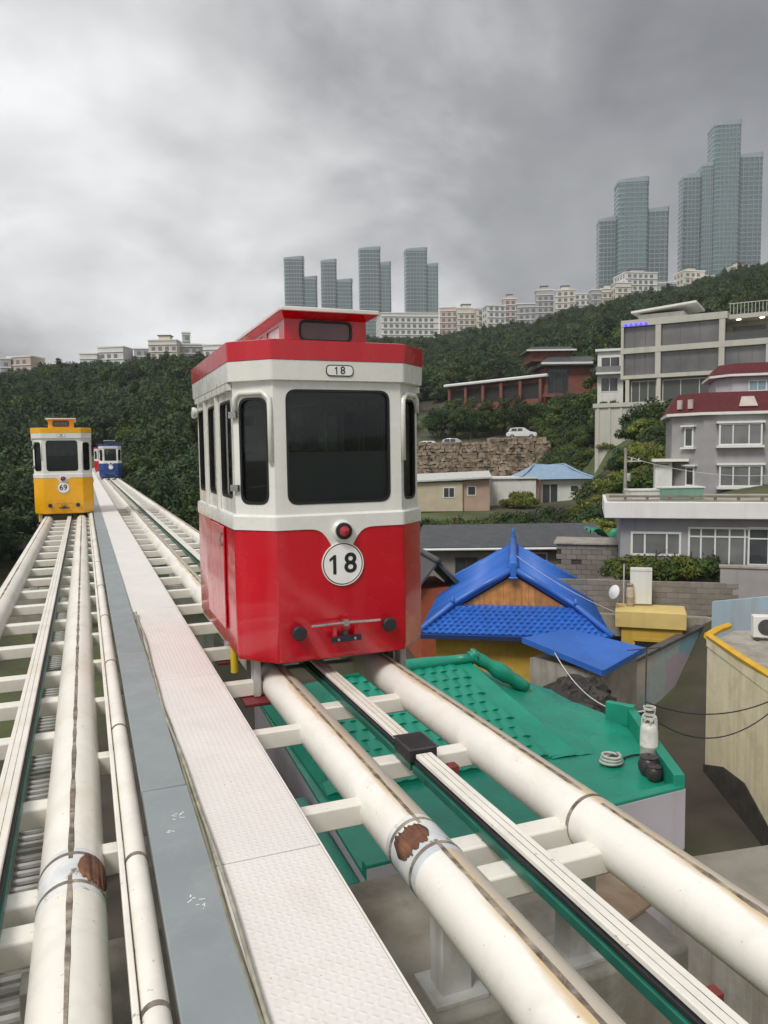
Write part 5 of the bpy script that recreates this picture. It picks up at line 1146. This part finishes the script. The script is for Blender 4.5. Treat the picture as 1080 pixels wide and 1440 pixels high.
part('balcony_back', MB().box(10.2, 14.4, 4.0, 9, 8.36, 10.65), BEIGE, cf); part('balcony_roof', MB().box(10.71, 14.8, 1.0, 9, 10.651, 11.1), BEIGE, cf); win(cf, 10.9, 14.0, 8.5, 10.2, 4.0, 0.1, (12.4,), fm=MATS['bronze_frame']); win(cf, 10.5, 14.8, 8.351, 9.2, 0.1, 0.05, (12.0, 13.4), fm=MATS['bronze_frame'], pm=glass('rail_glass', (0.16, 0.17, 0.17), 0.6))
part('roof_house', MB().box(1.2, 6.0, 3, 8, 11.351, 12.3), WHITE, cf); part('roof_canopy', MB().sheet([(0.6, 2, 12.4), (7.4, 2, 12.9), (7.4, 8.5, 12.9), (0.6, 8.5, 12.4)], (0, 0, .22)), FRW, cf)
for k in range(12): part('roof_post', MB().box(10.8+.34*k, 10.85+.34*k, 1.1, 1.16, 11.1, 12.2), STEEL, cf)
part('roof_rail', MB().box(10.7, 14.8, 1.08, 1.18, 12.2, 12.27), STEEL, cf)
BLED = M('blue_sign_light', (0.02, 0.02, 0.4), 0.4, emit=((0.05, 0.03, 1.0), 2.2)); r_ = random.Random(4)
for k in range(5):
    x = 0.35+k*0.52; part('sign_letter', MB().box(x, x+.4, -.10, -.035, 10.72, 10.83).box(x+.1, x+.3, -.10, -.035, 10.831, 10.97+r_.uniform(0, .1)), BLED, cf)
WL = M('warm_lamp', (0.8, 0.7, 0.5), 0.5, emit=((1.0, 0.85, 0.6), 4.0))
for x, y in ((11.6, 1.6), (13.8, 1.6)): part('ceiling_lamp', MB().lathe([(0, 0), (0.22, 0), (0.22, .05), (0, .06)], 12, (x, y, 10.59)), WL, cf)
for x in (10.2, 14.2, 12.4): part('wall_lamp', MB().lathe([(0, 0), (0.16, 0), (0.16, .25), (0, .3)], 10, (x, 0.0, 4.4)), WL, cf)
part('annex', MB().box(15.01, 24, -0.5, 12, 2.5, 10.4), BEIGE, cf); win(cf, 16.2, 17.2, 8.4, 9.8, -.5, .1); win(cf, 15.4, 21, 4.6, 7.4, -.5, .1, (17.3, 19.2), fm=BEIGE)
# small white building between cafe and brick block
ws = ft('white_balcony_house', 'narrow white house with balconies tucked beside the pale stone building', 'house', 840, 556, 100, -16); part('wall', MB().box(0, 3.2, 0, 3, -2, 5.6), WHITE, ws)
part('roof', MB().box(-.3, 3.5, -.4, 3.2, 5.601, 5.9), FRW, ws); part('balcony', MB().box(-.2, 3.4, -1.1, 0, 2.6, 2.85), FRW, ws); win(ws, .4, 2.6, 0.4, 2.3, 0, .1, (1.5,)); win(ws, .4, 2.8, 3.2, 4.9, 0, .1, (1.6,)); part('balcony_rail', MB().box(-.2, 3.4, -1.1, -1.04, 2.85, 3.6), glass('rail_pale', (.4, .4, .4), .5), ws)
# ---- brick building
d = 125.0; bk = ft('brick_terrace_building', 'dark red brick building with stacked flat eaves and deep balconies among trees', 'building', 768, 585, d, 0)
part('wall', MB().box(0, 8.2, 0, 10, -3, 8.0), BRICK, bk); part('plinth', MB().box(0.3, 8.0, -.15, 0, -3, 2.6), M('cream_base', (0.50, 0.44, 0.30), 0.8), bk)
part('eave', MB().box(-1.0, 9.0, -1.3, 11, 8.001, 8.5), SLATE, bk); part('eave_edge', MB().box(-1.05, 9.05, -1.36, -1.3, 8.2, 8.52), FRW, bk); part('roof', MB().loft([[(-1, -1.3, 8.5), (9, -1.3, 8.5), (9, 11, 8.5), (-1, 11, 8.5)], [(0.5, 1, 9.6), (7.5, 1, 9.6), (7.5, 9, 9.6), (.5, 9, 9.6)]]), SLATE, bk)
part('upper_pavilion', MB().box(-2.2, 4.2, 1.5, 8, 9.0, 10.6), BRICK, bk); part('pavilion_roof', MB().loft([[(-3, .6, 10.6), (5, .6, 10.6), (5, 8.6, 10.6), (-3, 8.6, 10.6)], [(-2.2, 1.4, 11.3), (4.2, 1.4, 11.3), (4.2, 7.8, 11.3), (-2.2, 7.8, 11.3)]]), SLATE, bk); part('pavilion_edge', MB().box(-3.05, 5.05, .54, .6, 10.55, 10.8), FRW, bk)
win(bk, 0.2, 3.6, 3.6, 7.6, 0, .12, (1.3, 2.5), fm=DARK, pm=PANE); part('balcony', MB().box(-.6, 4.0, -1.2, 0, 3.0, 3.5), BRICK, bk)
wg = part('wing', MB().prism([(-.02, 0.5), (-.02, 8), (-12.5, 26), (-14, 19)], -4, 6.2), BRICK, bk)
part('wing_eave', MB().prism([(0.0, -0.9), (0.0, 9), (-12.5, 28), (-15, 18)], 6.21, 6.7), SLATE, bk)
part('wing_eave_edge', MB().tube([(-0.02, -.95, 6.5), (-15.05, 18, 6.5)], 0.28, 6), FRW, bk)
Wd_ = Vector((-14, 18.5, 0)); 
for k in range(4):
    for z0 in (-1.2, 2.6):
        a_ = Vector((-.02, .5, 0)).lerp(Vector((-14, 19, 0)), 0.06+.235*k); b2 = Vector((-.02, .5, 0)).lerp(Vector((-14, 19, 0)), .06+.235*k+.17); n_ = Vector((-.8, -.6, 0))*.06
        o = part('window', MB().sheet([a_+Vector((0, 0, z0))+n_*.3, b2+Vector((0, 0, z0))+n_*.3, b2+Vector((0, 0, z0+2.3))+n_*.3, a_+Vector((0, 0, z0+2.3))+n_*.3], n_), PANE, bk)
def wedge(s0, s1, z0, z1, out, th, nm, m_):
    a_ = Vector((-.02, .5, 0)).lerp(Vector((-14, 19, 0)), s0); b2 = Vector((-.02, .5, 0)).lerp(Vector((-14, 19, 0)), s1); n_ = Vector((-.8, -.6, 0)); o3 = n_*out
    return part(nm, MB().sheet([a_+o3+Vector((0, 0, z0)), b2+o3+Vector((0, 0, z0)), b2+o3+Vector((0, 0, z1)), a_+o3+Vector((0, 0, z1))], n_*th), m_, bk)
for z0 in (-1.8, 2.0):
    wedge(0.02, 0.98, z0+.4, z0+3.6, 0.05, 0.03, 'glazing_shade_sheet', M('recess_shade_paint', (0.03, 0.026, 0.024), 0.8))  # flat dark sheet; glazing and the balconies' shade are put into its colour
    wedge(0.0, 1.0, z0-.35, z0+.9, 0.9, 0.15, 'wing_balcony', BRICK); wedge(0.0, 1.0, z0-.35, z0-.1, 0.0, 0.9, 'balcony_floor', BRICK)
    for k in range(6): wedge(0.19*k, 0.19*k+.022, z0-.2, z0+4.0, 0.75, .3, 'balcony_post', BRICK)
# ---- white house with pale blue roof, cream house, stone wall, parked cars
d = 84.0; wh = ft('pale_blue_roofed_house', 'white house with pale blue hipped roof below the stone wall', 'house', 690, 706, d, 2)
part('wall', MB().box(0, 5.0, 0, 5, -1, 2.5).box(5.001, 11.2, 0.6, 6, -1, 2.3), WHITE, wh); part('roof_flat', MB().box(-.1, 5.1, -.2, 5, 2.501, 2.66), FRW, wh)
part('roof', MB().loft([[(3.0, -.1, 2.4), (11.6, -.1, 2.4), (11.6, 6.5, 2.4), (3.0, 6.5, 2.4)], [(4.5, 2.2, 3.3), (10.0, 2.2, 3.3), (10.0, 4.3, 3.3), (4.5, 4.3, 3.3)], [(5.4, 3.0, 3.9), (9.0, 3.0, 3.9), (9.0, 3.4, 3.9), (5.4, 3.4, 3.9)]]), LBLUE, wh)
for a, b_ in (((5.4, 3.0, 3.92), (3.0, -.1, 2.45)), ((9.0, 3.0, 3.92), (11.6, -.1, 2.45)), ((5.4, 3.2, 3.95), (9.0, 3.2, 3.95))): part('ridge', MB().tube([a, (Vector(a)*.5+Vector(b_)*.5-Vector((0, 0, .12))), b_], 0.12, 6), LBLUE, wh)
win(wh, 5.8, 7.6, -.4, 1.9, .6, .09, (6.7,), pm=PANE); win(wh, 8.9, 9.9, .9, 1.7, .6, .1); part('door_post', MB().box(5.3, 5.5, -.1, .1, -1, 2.39), BRICK, wh)
d = 80.0; ce = ft('cream_cottage', 'long cream cottage with pale flat roof half hidden by the red capsule', 'house', 580, 706, d, -4); part('wall', MB().box(0, 5.2, 0, 4, -1, 2.0), M('cottage_cream', (0.52, 0.45, 0.33), 0.8, 0.1, 1), ce); part('wall', MB().box(5.201, 8.0, .3, 4, -1, 2.4), M('cottage_pink', (0.44, 0.31, 0.24), 0.8, 0.1, 1), ce); part('roof', MB().sheet([(-.3, -.4, 2.05), (8.2, -.4, 2.4), (8.2, 4.3, 2.9), (-.3, 4.3, 2.6)], (0, 0, .16)), M('pale_sheet', (0.50, 0.50, 0.47), 0.6), ce)
win(ce, 3.2, 4.4, 0.4, 1.5, 0, .08, (3.8,)); win(ce, 5.7, 6.6, 0.6, 1.6, .3, .08)
d = 105.0; sw = ft('stone_retaining_wall', 'long rough brown stone retaining wall below the parked cars', 'retaining wall', 560, 676, d, -2); k_ = d/1080
core = part('wall_core', MB().sheet([(0, 0.4, -2), (21, 0.4, -2), (20, 1.4, 5.6), (0, 1.4, 4.9)], (0, 1, 0)), M('stone_core', (0.10, 0.085, 0.07), 0.9), sw)
mb = MB(); r_ = random.Random(8)
z = -1.0
while z < 5.5:
    x = 0.0; h_ = r_.uniform(.38, .6)
    while x < 20.5-0.1*z:
        w_ = r_.uniform(.3, 1.1); top_ = 4.9+.035*x
        if z+h_ < top_+.3: mb.obox((x+w_/2, 0.4+(z+2)*.13+r_.uniform(-.12, .1), z+h_/2), (w_*.96, .7, h_*r_.uniform(.75, 1.15)), Matrix.Rotation(r_.uniform(-.3, .3), 3, 'Y') @ Matrix.Rotation(r_.uniform(-.3, .3), 3, 'Z') @ Matrix.Rotation(r_.uniform(-.25, .25), 3, 'X'))
        x += w_
    z += h_
STN = M('field_stone', (0.25, 0.195, 0.14), 0.9, 0.75, 1.3, 0.3, 6); stuff(part('stones', mb, STN, sw))
c4_ = [at(548, 628, 106.5), at(775, 622, 106.5), at(790, 622, 123), at(540, 628, 123)]
struct(part('parking_shelf', MB().prism([(q.x, q.y) for q in c4_], -5.5, lambda p_: 0.35+0.045*max(0, (p_[0]-c4_[0].x))*0.6), ASPH, None))
def car(label, px_, py_, d_, turn, col):
    t = ft('parked_car', label, 'car', px_, py_, d_, turn, None); m_ = M('car_'+col[0], col[1], 0.25, 0.04, 2, coat=0.6)
    prof = [(-2.15, .35), (-2.2, .7), (-2.05, .95), (-1.2, 1.02), (1.3, 1.02), (2.1, .88), (2.2, .6), (2.15, .3)]
    bd = part('body', MB().sheet([(x, -.85, z) for x, z in prof], (0, 1.7, 0)), m_, t, bev=.06)
    cab = [(-1.9, 1.02), (-1.6, 1.5), (-.9, 1.62), (.35, 1.6), (1.25, 1.02)]
    part('cabin', MB().loft([[(x, -.8, z) for x, z in cab[::-1]], [(x, .8, z) for x, z in cab[::-1]]]), m_, t, bev=.05)
    for xa, xb in ((-1.45, -.65), (-.58, .15)): part('window', MB().sheet([(xa, -.805, 1.1), (xb, -.805, 1.1), (xb-.05, -.805, 1.5), (xa+.05, -.805, 1.5)], (0, -.012, 0)), PANE, t)
    part('windscreen', MB().sheet([(.42, -.7, 1.58), (.42, .7, 1.58), (1.2, .72, 1.08), (1.2, -.72, 1.08)], (.02, 0, .03)), PANE, t)
    for x in (-1.35, 1.4):
        for y in (-.86, .86):
            wv = part('wheel', MB().lathe([(0, -.09), (.27, -.1), (.32, -.07), (.32, .07), (.27, .1), (0, .09)], 18, (x, y, .32), 'y'), BLACK, t, smooth=40); part('rim', MB().lathe([(0, -.105), (.18, -.105), (.18, .105), (0, .105)], 12, (x, y, .32), 'y'), CHROME, wv)
    for y in (-.6, .6): part('headlight', MB().box(2.1, 2.21, y-.16, y+.16, .66, .8), FRW, t)
    return t
car('white car parked above the stone wall close to the brick building trees', 733, 617, 112, -8, ('white', (0.72, 0.72, 0.72)))
car('white car parked above the stone wall half hidden by the red capsule', 607, 636, 110, -8, ('white', (0.72, 0.72, 0.72)))
car('silver car parked above the stone wall in the middle of the row', 640, 632, 111, -12, ('silver', (0.45, 0.46, 0.47)))
# ------------------------------------------------------------------ individual trees and shrubs
def tr(kd, v, px_, py_, d_, sc, name, label, group, cat='tree', szf=1.0):
    q = at(px_, py_, d_); z = min(q.z, hgt(q.x, q.y)) if cat == 'tree' else q.z
    return tree(name, kd, v, (q.x, q.y, min(q.z, hgt(q.x, q.y)+.3)-0.9*sc), sc, label, group, szf=szf, cat=cat)
r_ = random.Random(21)
for px_, py_, d_, sc, kd, v in ((662, 612, 121, .9, 'broad', 0), (690, 606, 122, .85, 'broad', 1), (708, 606, 123, .8, 'broad', 0), (735, 600, 122, .9, 'broad', 0), (760, 603, 121, 1.0, 'broad', 1), (785, 608, 119, 1.15, 'broad', 0),
        (806, 612, 116, 1.25, 'broad', 1), (826, 615, 112, 1.2, 'broad', 0), (640, 614, 122, 1.0, 'broad', 0), (615, 616, 123, 1.0, 'broad', 0), (848, 622, 106, 1.2, 'broad', 0), (675, 600, 126, 1.1, 'broad', 1), (722, 596, 127, 1.0, 'broad', 0), (650, 604, 128, 1.2, 'broad', 1), (800, 600, 120, 1.1, 'broad', 0), (838, 606, 111, 1.1, 'broad', 1)):
    tr(kd, v, px_, py_, d_, sc, 'broadleaf_tree', ('dark leafy tree below the brick building' if v == 0 else 'fresh green leafy tree below the brick building'), 'trees below the brick building')
for px_, py_, d_, sc, v in ((903, 632, 76, .9, 0), (927, 630, 75, 1.0, 0), (945, 640, 72, 1.15, 1), (868, 640, 86, .9, 0), (930, 662, 66, .8, 1)):
    tr('broad', v, px_, py_, d_, sc, 'broadleaf_tree', ('dark round tree at the foot of the pale terrace wall' if v == 0 else 'lighter green tree beside the grey maroon house'), 'trees by the terrace wall')
SHL = ['green shrub on the slope below the white house', 'yellowish shrub on the slope below the white house', 'dark shrub on the slope below the white house']
def grow(px_, d_, sc, v, group, szf=1.0):
    q = at(px_, 640, d_); tree('slope_shrub', 'shrub', v, (q.x, q.y, hgt(q.x, q.y)-0.1), sc, '', group, szf=szf, cat='shrub')
for k in range(130): grow(r_.uniform(585, 850), r_.uniform(43, 66), r_.uniform(.95, 1.45), r_.choice((0, 0, 1, 1, 2)), 'shrubs below the white house', r_.uniform(.8, 1.3))
for k in range(150):
    px_ = r_.uniform(775, 960); d_ = r_.uniform(50, 104)
    if px_ < 852 and d_ < 95: continue
    if px_ > 860 and d_ > 80 or px_ > 925 and 43 < d_ < 62: continue
    grow(px_, d_, r_.uniform(.9, 1.6), r_.choice((0, 0, 1, 1, 1, 2)), 'shrubs on the bank under the terrace', r_.uniform(.8, 1.3))
for k in range(60): grow(r_.uniform(772, 868), r_.uniform(95, 122), r_.uniform(1.1, 1.8), r_.choice((0, 0, 2)), 'shrubs on the bank under the terrace', 1.2)
for px_ in (737, 722): grow(px_, 81, 1.2, 1, 'shrubs in front of the white house', 1.5)
for k in range(12): grow(590+k*17+r_.uniform(-5, 5), 102.5, 1.0, r_.choice((0, 2)), 'shrubs at the foot of the stone wall', 1.0)
for o in list(COL.objects):
    if o.name.startswith('slope_shrub'):
        mt = o.children[0].data.materials[0].name
        cl_ = {'leaf_mid': 'green', 'leaf_yellow': 'yellowish', 'leaf_dark': 'dark green'}[mt]
        o['label'] = {'shrubs below the white house': cl_+' shrub on the slope between white house and grey roof', 'shrubs on the bank under the terrace': cl_+' shrub on the bank below the pale terrace wall',
                      'shrubs in front of the white house': cl_+' tall shrub against the wall of the white house', 'shrubs at the foot of the stone wall': cl_+' shrub at the foot of the stone wall'}[o['group']]
# trees close to the left of the track and right behind the capsules
for k in range(34):
    y = r_.uniform(20, 60); x = r_.uniform(-30, -5.5); v = r_.choice((0, 1)); h0_ = hgt(x, y)
    tree('roadside_pine' if v == 0 else 'roadside_tree', 'pine' if r_.random() < .6 else 'broad', 0 if v == 0 else 1, (x, y, h0_-0.2), r_.uniform(.75, 1.1), '', 'trees beside the yellow capsule track')
for k in range(26):
    y = r_.uniform(36, 74); x = r_.uniform(6.5, 6.5+y*.26); h0_ = hgt(x, y)
    tree('valley_tree', 'broad' if r_.random() < .7 else 'pine', r_.choice((0, 0, 1)), (x, y, h0_-0.2), r_.uniform(.55, .85), '', 'trees in the dip beside the far track')
for o in list(COL.objects):
    g = o.get('group')
    if g in ('trees beside the yellow capsule track', 'trees in the dip beside the far track'):
        mt = o.children[0].data.materials[0].name; w_ = {'leaf_dark': 'dark green', 'leaf_mid': 'mid green', 'leaf_pine': 'deep bluish green'}[mt]
        o['label'] = w_+(' tree in the low wood beside the yellow capsule track' if 'yellow' in g else ' tree in the dip between far track and cottages')
# ------------------------------------------------------------------ blocks along the ridge and the far towers
def facade_windows(t, w_, dp, h_, fh, ww, gap, m_, z0=1.0):
    mb = MB(); z = z0
    while z+fh*.62 < h_:
        x = gap
        while x+ww < w_: mb.box(x, x+ww, -.06, .02, z, z+fh*.55); x += ww+gap
        y = gap
        while y+ww < dp: mb.box(-.06, .02, y, y+ww, z, z+fh*.55); y += ww+gap
        z += fh
    stuff(part('windows', mb, m_, t))
def block(px0, px1, ytop, d_, turn, col, label, steps=1, roofc=None, name='apartment_block'):
    q = at((px0+px1)/2, ytop, d_); top = q.z; base = hgt(q.x, q.y)-1; h_ = max(6, top-base); w_ = (px1-px0)/1080*d_; t = thing(name, label, 'building', (*(at(px0, ytop, d_)[:2]), base), -YAW+rad(turn), 'blocks along the ridge')
    m_ = M('ridge_%s' % col[0], col[1], 0.8, 0.08, 0.2); hh = h_-(2.4 if steps > 1 else 0); dp = w_*.8
    part('wall', MB().box(0, w_, 0, dp, 0, hh), m_, t); part('parapet', MB().box(-.25, w_+.25, -.25, dp+.25, hh, hh+.5), FRW if not roofc else roofc, t)
    if steps > 1: part('roof_house', MB().box(w_*.3, w_*.7, dp*.3, dp*.7, hh+.5, h_), m_, t); part('tank_roof', MB().box(w_*.26, w_*.74, dp*.26, dp*.74, h_, h_+.4), SLATE, t)
    fh = 3.0; facade_windows(t, w_, dp, hh, fh, 1.6, 1.3, PANE2, 1.2)
    mb = MB(); z = 3.6
    while z < hh-.5: mb.box(-.12, w_+.12, -.35, 0, z, z+.28); z += fh
    stuff(part('balconies', mb, FRW, t)); return t
CR, PK, WH, GR, TN = ('cream', (0.58, 0.53, 0.44)), ('pink', (0.52, 0.40, 0.34)), ('white', (0.62, 0.61, 0.59)), ('grey', (0.36, 0.36, 0.36)), ('tan', (0.48, 0.42, 0.33))
RB = [(536, 618, 440, WH, 1), (618, 645, 433, PK, 1), (643, 672, 427, CR, 2), (670, 686, 434, CR, 1), (685, 712, 430, WH, 1), (708, 727, 414, PK, 2), (727, 752, 428, GR, 1), (754, 778, 402, GR, 2), (781, 808, 402, CR, 2), (806, 832, 414, WH, 1), (832, 846, 408, GR, 1), (845, 866, 400, CR, 2), (866, 888, 398, CR, 1), (880, 928, 376, WH, 2), (926, 962, 398, GR, 1), (962, 994, 374, CR, 2), (992, 1030, 388, GR, 1), (1032, 1056, 368, CR, 2), (1054, 1072, 385, GR, 1), (1070, 1095, 370, WH, 2)]
RD = ['beside the towers', 'among the ridge houses', 'on the wooded crest']
NUMS = {}
WORD = {'cream': 'cream', 'pink': 'pinkish', 'white': 'white', 'grey': 'grey', 'tan': 'tan'}
for i, (a, b_, y, c, s_) in enumerate(RB):
    lb = '%s %s block on the wooded crest %s' % ('stepped' if s_ > 1 else 'flat topped', WORD[c[0]]+(' long' if b_-a > 50 else ''), 'near the tall glass towers' if a > 840 else ('below the four distant towers' if a < 620 else 'between the two tower groups'))
    block(a, b_, y, 385+r_.uniform(-12, 15), r_.uniform(-12, 12), c, lb, s_)
LB = [(0, 14, 505, GR, 1, 310), (10, 48, 503, PK, 1, 312), (48, 82, 513, GR, 1, 315), (112, 136, 498, WH, 1, 320), (137, 175, 489, WH, 1, 322), (188, 210, 491, GR, 1, 325), (208, 248, 471, CR, 2, 325), (246, 290, 484, GR, 1, 330), (256, 267, 468, GR, 1, 345), (285, 318, 486, WH, 1, 332)]
for i, (a, b_, y, c, s_, d_) in enumerate(LB):
    lb = '%s %s block on the tree line %s' % ('stepped' if s_ > 1 else ('slim' if b_-a < 15 else 'low'), WORD[c[0]], 'above the yellow capsule' if a < 140 else 'above the blue capsule')
    block(a, b_, y, d_, r_.uniform(-15, 15), c, lb, s_)
TG = M('tower_glass', (0.085, 0.15, 0.165), 0.12, 0.12, 0.02, spec=0.7); TG2 = M('tower_glass_dark', (0.065, 0.105, 0.12), 0.12, 0.15, 0.02, spec=0.7)
TS = M('tower_slab', (0.23, 0.285, 0.295), 0.5, 0.05, 0.02); TP = M('tower_pier', (0.20, 0.24, 0.25), 0.5, 0.05, 0.02)
def shaft(t, x0, x1, y0, y1, h_, band, gm, crown=None):
    """one slab of a tower: rounded glass body, projecting floor edges and mullion piers"""
    s_ = min(x1-x0, y1-y0)*.22; fp = rounded([(x0, y0), (x1, y0), (x1, y1), (x0, y1)], s_, 3)
    sh_ = part('shaft', MB().prism(fp, 0, h_), gm, t, smooth=30); cx_, cy_ = (x0+x1)/2, (y0+y1)/2
    mb = MB(); z = band
    ex = [((x-cx_)*1.025+cx_, (y-cy_)*1.025+cy_) for x, y in fp]
    while z < h_-1: mb.prism(ex, z, z+band*.20); z += band
    stuff(part('floor_edges', mb, TS, sh_))
    n = max(3, int((x1-x0)/6)); mb = MB()
    for k in range(n+1): x = x0+s_+(x1-x0-2*s_)*k/n; mb.box(x-.3, x+.3, y0-.75, y0+.2, 0, h_)
    stuff(part('mullions', mb, TP, sh_))
    if crown: part('crown', MB().prism([((x-cx_)*1.04+cx_, (y-cy_)*1.04+cy_) for x, y in fp], h_+.002, lambda p_: h_+crown*(0.55+.45*(p_[0]-x0)/(x1-x0))), TS, t)
def tower(label, d_, turn, shafts, group):
    px0 = min(s_[0] for s_ in shafts); q = at(px0, 420, d_); base = hgt(q.x, q.y)-3; t = thing('glass_tower', label, 'tower', (q.x, q.y, base), -YAW+rad(turn), group); k = d_/1080
    for i, (a, b_, ytop, yo, dp, gm) in enumerate(shafts):
        top = at(a, ytop, d_).z-base; shaft(t, (a-px0)*k, (b_-px0)*k, yo, yo+dp, top, 4.2 if d_ < 900 else 5.0, gm, 5.0)
TL = 'glass towers behind the ridge'
tower('tallest stepped blue green glass tower at the crest of the hill', 720, -6, [(963, 990, 250, 10, 20, TG2), (986, 1003, 238, 4, 22, TG), (1000, 1036, 186, 0, 26, TG), (1034, 1068, 228, 5, 20, TG2)], TL)
tower('second tallest glass tower with a stepped top on the crest', 720, -6, [(845, 872, 310, 10, 20, TG2), (868, 910, 262, 0, 26, TG), (906, 939, 301, 5, 20, TG2)], TL)
for a, b_, c_, y1_, y2_, lb in ((400, 428, 446, 366, 392, 'distant stepped glass tower at the far end of the four above the red roof'), (452, 474, 496, 370, 396, 'distant slim glass tower with a lower pale wing above the red roof'), (506, 536, 551, 353, 372, 'distant broad stepped glass tower just above the red capsule roof corner'), (571, 602, 618, 354, 374, 'distant stepped glass tower beside the long white ridge block')):
    tower(lb, 1000, 4, [(a, b_, y1_, 0, 26, TG2), (b_-6, c_, y2_, 4, 20, TG)], TL)
# ------------------------------------------------------------------ hazy air
hz = part('haze', MB().box(-1180, 1180, -1180, 1180, -40, 330), None, None)
stuff(hz); tag(hz, 'thin pale haze in the damp air over the hillside', 'haze')
hm = bpy.data.materials.new('haze'); hm.use_nodes = True; t = hm.node_tree; t.nodes.clear(); o_ = t.nodes.new('ShaderNodeOutputMaterial'); pv = t.nodes.new('ShaderNodeVolumePrincipled')
pv.inputs['Color'].default_value = (0.93, 0.955, 0.98, 1); pv.inputs['Density'].default_value = 0.00022; pv.inputs['Anisotropy'].default_value = 0.2; t.links.new(pv.outputs[0], o_.inputs['Volume'])
hz.data.materials.clear(); hz.data.materials.append(hm)
